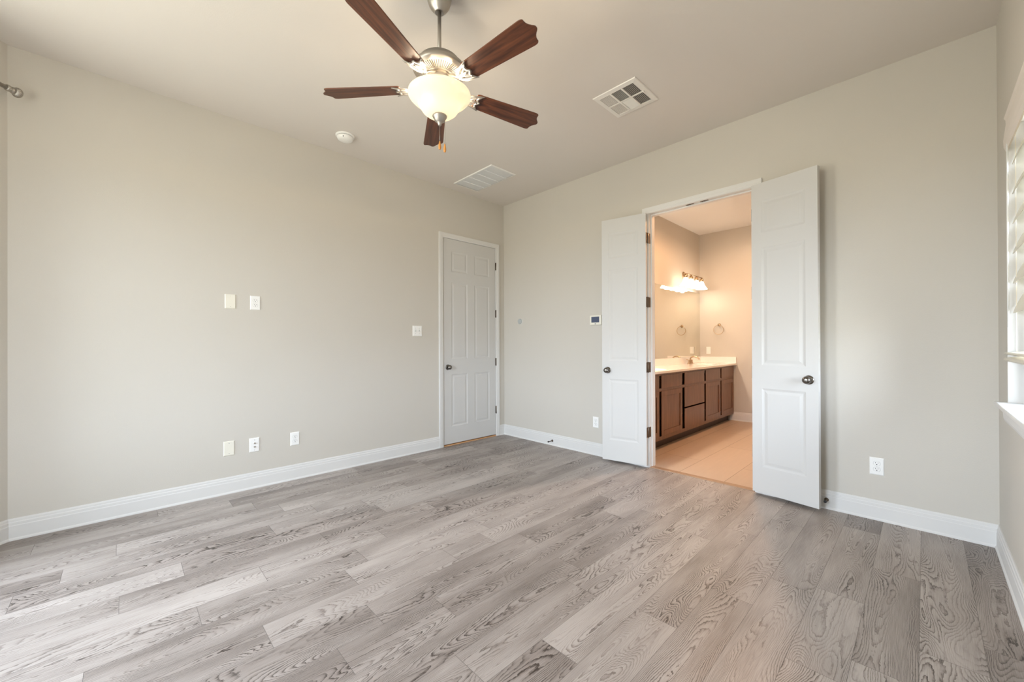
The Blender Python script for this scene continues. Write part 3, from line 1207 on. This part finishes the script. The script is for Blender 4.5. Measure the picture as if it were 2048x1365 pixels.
MB(M['nickel']).lathe(fl([(0.0, 3.0495), (0.064, 3.0495), (0.064, 3.03), (0.062, 3.005), (0.054, 2.980), (0.040, 2.960), (0.026, 2.948), (0.024, 2.943), (0.020, 2.944), (0.0, 2.955)]), 48).build('canopy', parent=fan)
MB(M['nickel']).lathe(fl([(0.0, 2.96), (0.0098, 2.96), (0.0098, 2.68), (0.0, 2.68)]), 20).build('downrod', parent=fan)
# motor housing with the vented lower plate
b = MB(M['nickel'], M['dark'])
b.lathe(fl([(0.0, 2.702), (0.020, 2.700), (0.024, 2.694), (0.085, 2.692), (0.102, 2.688), (0.106, 2.684), (0.108, 2.668), (0.130, 2.655), (0.137, 2.648), (0.138, 2.636), (0.133, 2.627), (0.120, 2.621), (0.119, 2.6195), (0.062, 2.6075), (0.058, 2.609), (0.0, 2.609)]), 64)
for k in range(60):
    a = 2 * math.pi * k / 60
    # slot sits on the conical lower plate
    sl = math.atan2(2.6195 - 2.6075, 0.119 - 0.062)
    m = Matrix.Rotation(a, 4, 'Z') @ Matrix.Translation((0.0925, 0, fz(2.6139))) @ Matrix.Rotation(-sl, 4, 'Y')
    b.use(1).box(-0.023, 0.023, -0.0023, 0.0023, -0.0016, 0.0006, m)
b.build('motor_housing', parent=fan)
# switch housing / light kit collar
MB(M['nickel']).lathe(fl([(0.055, 2.610), (0.058, 2.600), (0.058, 2.575), (0.052, 2.560), (0.050, 2.520), (0.0, 2.520)]), 40).build('light_collar', parent=fan)
# blades: local x outward
BR = 0.632


def blade_mb():
    b = MB(M['walnut'])
    x0, x1 = 0.205, BR
    w0, w1 = 0.050, 0.066
    out = [(x0, -w0 * 0.92), (x0 + 0.010, -w0)]
    for k in range(1, 7):
        f = k / 6
        out.append((x0 + 0.010 + (x1 - 0.055 - x0 - 0.010) * f, -(w0 + (w1 - w0) * f)))
    # bracket-shaped end
    xe = x1 - 0.055
    out += [(x1 - 0.046, -w1 * 0.99), (x1 - 0.036, -w1 * 0.95), (x1 - 0.031, -w1 * 0.87), (x1 - 0.031, -w1 * 0.74), (x1 - 0.029, -w1 * 0.60),
            (x1 - 0.023, -w1 * 0.44), (x1 - 0.013, -w1 * 0.28), (x1 - 0.005, -w1 * 0.18), (x1 - 0.001, -w1 * 0.09), (x1, 0.0)]
    top = [(x, -y) for x, y in reversed(out[:-1])]
    poly = out + top
    b.prism(poly, -0.003, 0.003)
    return b


def iron_mb():
    b = MB(M['nickel'])
    z = -0.0075
    # arm from the motor out to the blade
    b.tube([(0.070, 0, 0.046), (0.100, 0, 0.030), (0.128, 0, 0.006), (0.160, 0, z), (0.200, 0, z - 0.001), (0.232, 0, z)], [0.014, 0.010, 0.009, 0.009, 0.008, 0.006], 10, 0.45)
    for s in (1, -1):
        # outer wing sweeping to a pointed horn
        P = [(0.145, s * 0.006, z), (0.158, s * 0.020, z), (0.178, s * 0.033, z), (0.200, s * 0.038, z - .001), (0.222, s * 0.044, z), (0.243, s * 0.053, z)]
        b.tube(P, [0.005, 0.0058, 0.0062, 0.0066, 0.0062, 0.003], 8, 0.5)
        # scalloped front edge
        P = [(0.238, s * 0.053, z), (0.226, s * 0.040, z), (0.214, s * 0.026, z), (0.214, s * 0.016, z), (0.224, s * 0.006, z), (0.232, 0, z)]
        b.tube(P, [0.0035, 0.0058, 0.0062, 0.0058, 0.006, 0.006], 8, 0.5)
        # inner brace
        P = [(0.170, 0, z), (0.186, s * 0.012, z), (0.205, s * 0.022, z), (0.214, s * 0.026, z)]
        b.tube(P, 0.004, 8, 0.5)
        b.lathe([(0.0, -0.005), (0.004, -0.0042), (0.0055, -0.002), (0.0055, 0.004)], 12, Matrix.Translation((0.2165, s * 0.027, z)))
    b.lathe([(0.0, -0.005), (0.004, -0.0042), (0.0055, -0.002), (0.0055, 0.004)], 12, Matrix.Translation((0.228, 0, z)))
    return b


BLZ = 2.545 - H
PITCH_B = R(-12)
first = None
for k in range(5):
    ang = R(6.0 + 72 * k)
    m = Matrix.Translation((0, 0, BLZ)) @ Matrix.Rotation(ang, 4, 'Z') @ Matrix.Rotation(PITCH_B, 4, 'X')
    if first is None:
        bl = blade_mb().build('blade', parent=fan, bevel=0.0015)
        ir = iron_mb().build('blade_iron', parent=bl)
        ir['label'] = 'brushed nickel pierced bracket'
        first = (bl, ir)
    else:
        bl = first[0].copy()
        C.objects.link(bl)
        bl.parent = fan
        ir = first[1].copy()
        C.objects.link(ir)
        ir.parent = bl
    bl.matrix_basis = m
    bl['label'] = 'dark walnut fan blade'
# glass bowl (open at the top) with lit frosted glass
bowl_prof = fl([(0.150, 2.512), (0.157, 2.515), (0.1625, 2.512), (0.1635, 2.506), (0.160, 2.500), (0.150, 2.489), (0.133, 2.475), (0.116, 2.462), (0.106, 2.451),
                (0.100, 2.439), (0.090, 2.424), (0.073, 2.410), (0.052, 2.402), (0.030, 2.398), (0.0, 2.396)])
inner = fl([(0.0, 2.400), (0.050, 2.406), (0.086, 2.426), (0.102, 2.455), (0.130, 2.478), (0.147, 2.493), (0.150, 2.512)])
o = MB(M['bowl']).lathe(bowl_prof + inner, 64).build('glass_bowl', parent=fan)
o['label'] = 'lit cream frosted glass bowl'
for k in range(5):
    a = R(6 + 72 * k)
    c = Matrix.Translation((0.062 * math.cos(a), 0.062 * math.sin(a), fz(2.480)))
    MB(M['bulb']).lathe([(0.0, -0.034), (0.014, -0.030), (0.020, -0.018), (0.018, -0.002), (0.010, 0.012), (0.010, 0.022), (0.0, 0.022)], 20, c).build('light_bulb', parent=fan)
    l = bpy.data.lights.new('fan_lamp', 'POINT')
    l.energy = FAN_LAMP
    l.color = (1.0, 0.80, 0.56)
    l.shadow_soft_size = 0.012
    lo_ = bpy.data.objects.new('fan_lamp', l)
    lo_.location = (0.150 * math.cos(a), 0.150 * math.sin(a), fz(2.521))
    C.objects.link(lo_)
    lo_.parent = fan
for k in range(2):
    a = R(46 + 180 * k)
    l = bpy.data.lights.new('bowl_lamp', 'POINT')
    l.energy = 0.55
    l.color = (1.0, 0.84, 0.62)
    l.shadow_soft_size = 0.02
    lo_ = bpy.data.objects.new('bowl_lamp', l)
    lo_.location = (0.085 * math.cos(a), 0.085 * math.sin(a), fz(2.462))
    C.objects.link(lo_)
    lo_.parent = fan
MB(M['nickel']).lathe(fl([(0.0, 2.402), (0.036, 2.402), (0.038, 2.396), (0.034, 2.388), (0.030, 2.384), (0.027, 2.374), (0.016, 2.366), (0.011, 2.360), (0.009, 2.352), (0.005, 2.347), (0.0, 2.347)]), 32).build('finial', parent=fan)
for (ox, oy, z0, z1, zc) in ((0.0, 0.0, 2.349, 2.268, 2.221), (0.019, 0.0185, 2.380, 2.253, 2.206)):
    b = MB(M['nickel'])
    zz = z0
    b.lathe(fl([(0.0, z0), (0.0011, z0), (0.0011, z1 - 0.004), (0.0, z1 - 0.004)]), 6, Matrix.Translation((ox, oy, 0)))
    while zz > z1:
        b.lathe([(0.0, 0.0016), (0.0015, 0.0), (0.0, -0.0016)], 6, Matrix.Translation((ox, oy, fz(zz))))
        zz -= 0.005
    ch = b.build('pull_chain', parent=fan)
    MB(M['pull']).lathe(fl([(0.0, z1), (0.003, z1 - 0.001), (0.0045, z1 - 0.010), (0.0068, z1 - 0.022), (0.0075, z1 - 0.034), (0.006, z1 - 0.043), (0.0, zc)]), 20, Matrix.Translation((ox, oy, 0))).build('wooden_pull', parent=ch)

# ------------------------------------------------------------------ curtain rod on the left splayed bay wall
dirv = Vector((1, -1, 0)).normalized()
nin = Vector((1, 1, 0)).normalized()
rod0 = Vector((0.088, -4.120, 2.734))
t = empty('curtain_rod', (0, 0, 0))
tag(t, 'brushed metal curtain rod with ribbed ball finial at upper left', 'curtain rod')
p0 = rod0 + dirv * 0.03
p1 = rod0 + dirv * 1.28
MB(M['nickel']).tube([p0, p1], 0.0125, 20).build('rod', parent=t)
for pc, dd in ((rod0, -dirv), (p1 + dirv * 0.035, dirv)):
    m = Matrix.Translation(pc) @ along(dd)
    b = MB(M['nickel'])
    b.lathe([(0.0, -0.060), (0.0165, -0.060), (0.0185, -0.056), (0.0185, -0.046), (0.0165, -0.043), (0.0165, -0.036), (0.0190, -0.033), (0.019, -0.029), (0.012, -0.026), (0.016, -0.024)], 32, m)
    pr = []
    for k in range(0, 15):
        a = math.pi * (0.14 + 0.86 * k / 14)
        pr.append((max(0.0, 0.0295 * math.sin(a)), -0.006 - 0.0205 * math.cos(a)))
    pr[-1] = (0.0, pr[-1][1])
    b.lathe(pr, 96, m, flute=24, depth=0.10)
    b.build('finial', parent=t)
for s in (0.16, 1.18):
    pc = rod0 + dirv * s
    b = MB(M['nickel'])
    wl = pc - nin * 0.098
    b.tube([wl - Vector((0, 0, 0.02)), wl + nin * 0.05 - Vector((0, 0, 0.025)), pc - Vector((0, 0, 0.017))], 0.006, 10)
    b.lathe([(0.0, 0.0), (0.022, 0.0), (0.022, 0.004), (0.0, 0.006)], 20, Matrix.Translation(wl - Vector((0, 0, 0.02))) @ along(nin))
    b.lathe([(0.0155, -0.008), (0.0165, -0.008), (0.0165, 0.008), (0.0155, 0.008)], 20, Matrix.Translation(pc) @ along(dirv))
    b.build('bracket', parent=t)

# ------------------------------------------------------------------ window blind
t = empty('window_blind', (W + 0.03, (WY0 + WY1) / 2, WZ1))
tag(t, 'cream horizontal window blind with moulded valance at the right edge', 'blind')
bx, by = t.location.x, t.location.y
ya, yb = WY0 + 0.012 - by, WY1 - 0.010 - by


def ext(b, prof, ya, yb):
    A = [b.bm.verts.new((x, ya, z)) for x, z in prof]
    B_ = [b.bm.verts.new((x, yb, z)) for x, z in prof]
    n = len(prof)
    for i in range(n):
        f = b.bm.faces.new([A[i], A[(i + 1) % n], B_[(i + 1) % n], B_[i]])
    b.bm.faces.new(A)
    b.bm.faces.new(B_)


b = MB(M['valance'])
vx = W - bx
ext(b, [(vx + 0.020, -0.004), (vx - 0.004, -0.004), (vx - 0.008, -0.012), (vx - 0.002, -0.024), (vx - 0.001, -0.045), (vx - 0.006, -0.090), (vx - 0.010, -0.130), (vx - 0.008, -0.165), (vx - 0.001, -0.187), (vx + 0.008, -0.180), (vx + 0.012, -0.150), (vx + 0.014, -0.06)], ya - 0.002, yb + 0.004)
b.build('valance', parent=t)
MB(M['vinyl']).box(vx + 0.022, vx + 0.062, ya, yb, -0.050, -0.004).build('headrail', parent=t)
zz = 2.115
sx = vx + 0.047
sl0 = None
while zz > 1.2:
    if sl0 is None:
        b = MB(M['blind'])
        pr = []
        for k in range(9):
            a = -1 + 2 * k / 8
            pr.append((0.078 * a, 0.006 * (1 - a * a)))
        pr2 = [(x, z - 0.0028) for x, z in reversed(pr)]
        ext(b, pr + pr2, ya, yb)
        sl0 = b.build('slat', parent=t)
        so = sl0
    else:
        so = sl0.copy()
        C.objects.link(so)
        so.parent = t
    so.location = (sx, 0, zz + 0.074 - WZ1)
    so.rotation_euler = (0, R(-68), 0)
    zz -= 0.154 / 1
for i, (zc, xo, th_) in enumerate(((1.142, -0.034, 0.012), (1.112, -0.030, 0.020))):
    b = MB(M['blind'])
    ext(b, [(-0.034, -0.002), (-0.028, th_ * 0.4), (0.028, th_ * 0.6), (0.034, 0.0), (0.028, -th_ * 0.5), (-0.026, -th_ * 0.55)], ya, yb)
    o = b.build('slat' if i == 0 else 'bottom_rail', parent=t)
    o.location = (vx + 0.020, 0, zc - WZ1)
    o.rotation_euler = (0, R(-4), 0)
b = MB(M['cord'])
for yy in (yb - 0.05, (ya + yb) / 2, ya + 0.05):
    for xx in (sx - 0.022, sx + 0.022):
        b.box(xx - 0.0012, xx + 0.0012, yy - 0.0012, yy + 0.0012, 1.14 - WZ1, -0.05)
b.build('lift_cord', parent=t)
b = MB(M['vinyl'])
b.tube([(vx - 0.004, yb - 0.075, -0.17), (vx - 0.004, yb - 0.075, -1.10)], 0.0035, 8)
b.build('tilt_wand', parent=t)

# ------------------------------------------------------------------ bathroom: vanity
vx0, vfx, vfront = 1.326, 1.834, 1.842
vy0, vy1 = 0.125, 3.200
van = empty('vanity_cabinet', (1.58, 1.66, 0))
tag(van, 'long dark brown stained vanity cabinet in the bathroom', 'cabinet')


def vp(o):
    o.parent = van
    o.matrix_parent_inverse = Matrix.Translation((-1.58, -1.66, 0))
    return o


b = MB(M['cabinet'])
for za_, zb_ in ((0.105, 0.1475), (0.656, 0.691), (0.8365, 0.8645)):
    b.box(vfx - 0.019, vfx, vy0, vy1, za_, zb_)
b.box(vfx - 0.019, vfx, vy0, 0.151, 0.1475, 0.8365).box(vfx - 0.019, vfx, 3.175, vy1, 0.1475, 0.8365)
b.box(vx0, vfx - 0.019, vy0, vy0 + 0.016, 0.105, 0.8645).box(vx0, vfx - 0.019, vy1 - 0.016, vy1, 0.105, 0.8645)
b.box(vx0, vfx - 0.019, vy0 + 0.016, vy1 - 0.016, 0.105, 0.121).box(vx0, vx0 + 0.006, vy0 + 0.016, vy1 - 0.016, 0.121, 0.8645)
vp(MB(M['toe']).box(vx0, 1.757, vy0 + 0.01, vy1 - 0.001, 0.0, 0.1045).build('toe_kick'))
vp(b.build('body'))


def front(ya, yb, za, zb, name, shaker):
    w = yb - ya
    h = zb - za
    b = MB(M['cabinet'])
    if not shaker:
        b.box(0, 0.0082, 0, w, 0, h)
        return vp_front(b, name, ya, za)
    s = 0.057
    b.box(0, 0.0082, 0, s, 0, h).box(0, 0.0082, w - s, w, 0, h).box(0, 0.0082, s, w - s, 0, s).box(0, 0.0082, s, w - s, h - s, h)
    b.box(-0.004, 0.001, s, w - s, s, h - s)
    return vp_front(b, name, ya, za)


def vp_front(b, name, ya, za):
    o = b.build(name, bevel=0.0015)
    o.location = (vfx, ya, za)
    return vp(o)


cols = [(0.150, 0.660), (0.717, 1.274), (1.346, 1.985), (2.040, 2.600), (2.645, 3.176)]
for i, (ya_, yb_) in enumerate(cols):
    front(ya_, yb_, 0.690, 0.838, 'drawer_front', False)
    if i == 2:
        front(ya_, yb_, 0.411, 0.657, 'drawer_front', False)
        front(ya_, yb_, 0.146, 0.393, 'drawer_front', False)
    else:
        front(ya_, yb_, 0.150, 0.657, 'cabinet_door', True)

# countertop with integral oval sinks
ct = empty('countertop', (1.324, 0.117, 0.865))
tag(ct, 'cream cultured marble countertop with oval sinks on the vanity', 'countertop')
b = MB(M['counter'])
X0, X1, Y0, Y1, Z0, Z1 = 1.3245, 1.878, 0.117, 3.2035, 0.8655, 0.890
sinks = [(1.625, 2.615), (1.625, 0.90)]
rects = []
for (sx_, sy_) in sinks:
    rects.append((sy_ - 0.32, sy_ + 0.32))
ysp = sorted([Y0, Y1] + [v for r_ in rects for v in r_])
for a, c in zip(ysp, ysp[1:]):
    if any(abs(a - r_[0]) < 1e-6 for r_ in rects):
        sx_, sy_ = [s_ for s_, r_ in zip(sinks, rects) if abs(a - r_[0]) < 1e-6][0]
        n = 64
        outer, inner_ = [], []
        for k in range(n):
            an = 2 * math.pi * k / n
            cx_, cy_ = math.cos(an), math.sin(an)
            ex = (X1 - sx_) if cx_ > 0 else (sx_ - X0)
            ey = 0.32
            tt = min(ex / abs(cx_) if abs(cx_) > 1e-6 else 1e9, ey / abs(cy_) if abs(cy_) > 1e-6 else 1e9)
            outer.append(Vector((sx_ + cx_ * tt, sy_ + cy_ * tt, Z1)))
            inner_.append((cx_, cy_))
        # snap the nearest ray to each rectangle corner
        for cxx in (X0, X1):
            for cyy in (sy_ - 0.32, sy_ + 0.32):
                kk = min(range(n), key=lambda j: (outer[j] - Vector((cxx, cyy, Z1))).length)
                outer[kk] = Vector((cxx, cyy, Z1))
        prev = outer
        for (rx, ry, zz_) in ((0.175, 0.235, Z1), (0.170, 0.230, Z1 - 0.004), (0.160, 0.218, Z1 - 0.04), (0.125, 0.170, Z1 - 0.10), (0.06, 0.08, Z1 - 0.13), (0.02, 0.02, Z1 - 0.132)):
            cur = [Vector((sx_ + rx * c_, sy_ + ry * s_, zz_)) for c_, s_ in inner_]
            for k in range(n):
                f = b.face([prev[k], prev[(k + 1) % n], cur[(k + 1) % n], cur[k]], smooth=zz_ < Z1)
            prev = cur
        b.face(prev)
    else:
        b.face([(X0, a, Z1), (X1, a, Z1), (X1, c, Z1), (X0, c, Z1)])
b.face([(X1, Y0, Z0), (X1, Y1, Z0), (X1, Y1, Z1), (X1, Y0, Z1)])
b.face([(vfx, Y0, Z0), (vfx, Y1, Z0), (X1, Y1, Z0), (X1, Y0, Z0)])
b.face([(X0, Y0, Z0), (X1, Y0, Z0), (X1, Y0, Z1), (X0, Y0, Z1)])
o = b.build('top')
o.parent = ct
o.matrix_parent_inverse = Matrix.Translation((-1.324, -0.117, -0.865))
for nm_, bx_, lab in (('backsplash', (X0, X0 + 0.020, Y0, Y1, Z1 + 0.0003, 0.990), 'long cream marble back splash under the bathroom mirror'),
                      ('side_splash', (X0 + 0.020, X1 - 0.002, Y1 - 0.020, Y1, Z1 + 0.0003, 0.990), 'short cream marble side splash on the far end of the countertop')):
    o = MB(M['counter']).box(*bx_).build(nm_, bevel=0.002)
    tag(o, lab, 'backsplash')

# faucet
fa = empty('faucet', (1.405, 2.615, 0.890))
tag(fa, 'warm metal arched two-handle faucet on the countertop before the mirror', 'faucet')
b = MB(M['bronze'])
b.prism([(0.026 * math.cos(R(a)), 0.026 * math.sin(R(a)) + (0.052 if 0 <= a <= 180 else -0.052)) for a in range(0, 360, 12)], 0.0, 0.010)
b.build('base_plate', parent=fa, bevel=0.002)
b = MB(M['bronze'])
b.lathe([(0.021, 0.008), (0.018, 0.025), (0.014, 0.055), (0.013, 0.075)], 20)
b.tube([(0, 0, 0.060), (0.004, 0, 0.085), (0.022, 0, 0.104), (0.050, 0, 0.113), (0.082, 0, 0.110), (0.110, 0, 0.098), (0.128, 0, 0.080), (0.131, 0, 0.070)], [0.013, 0.0125, 0.012, 0.011, 0.0105, 0.010, 0.010, 0.0105], 14, upv=(0, 1, 0))
b.build('spout', parent=fa)
for s in (1, -1):
    b = MB(M['bronze'])
    mt = Matrix.Translation((0, s * 0.052, 0))
    b.lathe([(0.020, 0.008), (0.017, 0.020), (0.011, 0.045), (0.013, 0.055), (0.010, 0.062), (0.0, 0.064)], 18, mt)
    b.tube([(0, s * 0.052, 0.056), (-0.012, s * 0.062, 0.066), (-0.030, s * 0.085, 0.070)], [0.007, 0.006, 0.005], 10)
    b.build('handle', parent=fa)

# mirror
o = MB(M['mirror']).box(1.3245, 1.330, 0.16, 3.199, 0.992, 2.030).build('mirror')
tag(o, 'wide frameless wall mirror above the vanity in the bathroom', 'mirror')

# vanity lights
def vanity_light(y, label, power):

    vl = empty('vanity_light', (1.324, y, 2.258))
    tag(vl, label, 'wall light')
    m = along((1, 0, 0))
    b = MB(M['bronze'])
    b.lathe([(0.0, 0.0), (0.056, 0.0), (0.056, 0.006), (0.050, 0.012), (0.030, 0.020), (0.0, 0.022)], 36, Matrix.Scale(1.0, 4) @ m)
    b.build('back_plate', parent=vl)
    b = MB(M['bronze'])
    b.tube([(0.015, 0, 0), (0.080, 0, 0.006), (0.152, 0, -0.023)], 0.008, 12)
    b.tube([(0.156, -0.335, -0.023), (0.156, 0.335, -0.023)], 0.0065, 12)
    for s in (-1, 1):
        b.lathe([(0.0, -0.008), (0.008, -0.005), (0.0095, 0.0), (0.008, 0.005), (0.0, 0.008)], 14, Matrix.Translation((0.156, s * 0.338, -0.023)))
    b.build('bar', parent=vl)
    sh_prof = [(0.024, -0.072), (0.028, -0.078), (0.034, -0.100), (0.046, -0.130), (0.064, -0.160), (0.082, -0.186), (0.084, -0.190), (0.079, -0.186), (0.060, -0.160), (0.042, -0.130), (0.030, -0.100), (0.022, -0.078)]
    for k in range(4):
        yy = -0.300 + 0.200 * k
        mt = Matrix.Translation((0.156, yy, -0.013))
        b = MB(M['bronze'])
        b.lathe([(0.0, -0.008), (0.010, -0.010), (0.014, -0.022), (0.024, -0.030), (0.026, -0.050), (0.026, -0.074), (0.0, -0.074)], 20, mt)
        sk = b.build('socket', parent=vl)
        o = MB(M['shade'] if power == 1 else M['shade_boost']).lathe(sh_prof, 40, mt).build('glass_shade', parent=vl)
        o['label'] = 'bright flared white glass shade'
        MB(M['bulb']).lathe([(0.0, -0.160), (0.016, -0.155), (0.024, -0.138), (0.020, -0.115), (0.012, -0.095), (0.012, -0.075)], 20, mt).build('light_bulb', parent=vl)
        l = bpy.data.lights.new('vanity_lamp', 'POINT')
        l.energy = VANITY_LAMP * power
        l.color = (1.0, 0.84, 0.68)
        l.shadow_soft_size = 0.04
        lo_ = bpy.data.objects.new('vanity_lamp', l)
        lo_.location = (0.156, yy, -0.189 if power == 1 else -0.213)
        C.objects.link(lo_)
        lo_.parent = vl


vanity_light(2.575, 'four-shade brass vanity light above the bathroom mirror, near the far wall', 1)
vanity_light(0.62, 'added four-shade brass vanity light, unseen, brightening the bathroom from the near end of the mirror', 5)  # second fixture added out of view to brighten the bathroom

# recessed downlight near the doorway
def downlight(x, y, lab, power, col):
    dl = empty('recessed_downlight', (x, y, 3.0))
    tag(dl, lab, 'ceiling light')
    MB(M['plastic']).lathe([(0.060, -0.0005), (0.084, -0.0005), (0.084, -0.004), (0.062, -0.008), (0.060, -0.0005)], 40).build('trim_ring', parent=dl)
    MB(M['bulb']).lathe([(0.0, -0.0030), (0.060, -0.0030), (0.060, -0.0005)], 40).build('lens', parent=dl)
    l = bpy.data.lights.new('downlight_lamp', 'SPOT')
    l.energy = DOWNLIGHT * power
    l.color = col
    l.spot_size = R(172)
    l.spot_blend = 0.35
    l.shadow_soft_size = 0.06
    lo_ = bpy.data.objects.new('downlight_lamp', l)
    lo_.location = (0, 0, -0.02)
    C.objects.link(lo_)
    lo_.parent = dl


downlight(2.52, 1.10, 'recessed downlight in the bathroom ceiling nearest the doorway', 2.5, (1.0, 0.50, 0.22))
downlight(2.58, 2.35, 'added unseen downlight in the bathroom ceiling, brightening the far end', 0.8, (1.0, 0.68, 0.45))  # extra downlight out of view, put in for more bathroom light

# towel ring
tr = empty('towel_ring', (1.628, 3.205, 1.500))
tag(tr, 'brass towel ring on the far bathroom wall', 'towel ring')
b = MB(M['bronze'])
m = along((0, -1, 0))
b.lathe([(0.0, 0.0), (0.024, 0.0), (0.024, 0.005), (0.016, 0.010), (0.008, 0.016), (0.008, 0.040), (0.011, 0.044), (0.0, 0.050)], 24, m)
b.build('mount', parent=tr)
b = MB(M['bronze'])
b.tube([(0.074 * math.sin(2 * math.pi * k / 40), -0.040, -0.078 + 0.074 * math.cos(2 * math.pi * k / 40)) for k in range(40)], 0.0042, 10, closed=True, upv=(0, 1, 0))
b.build('ring', parent=tr)
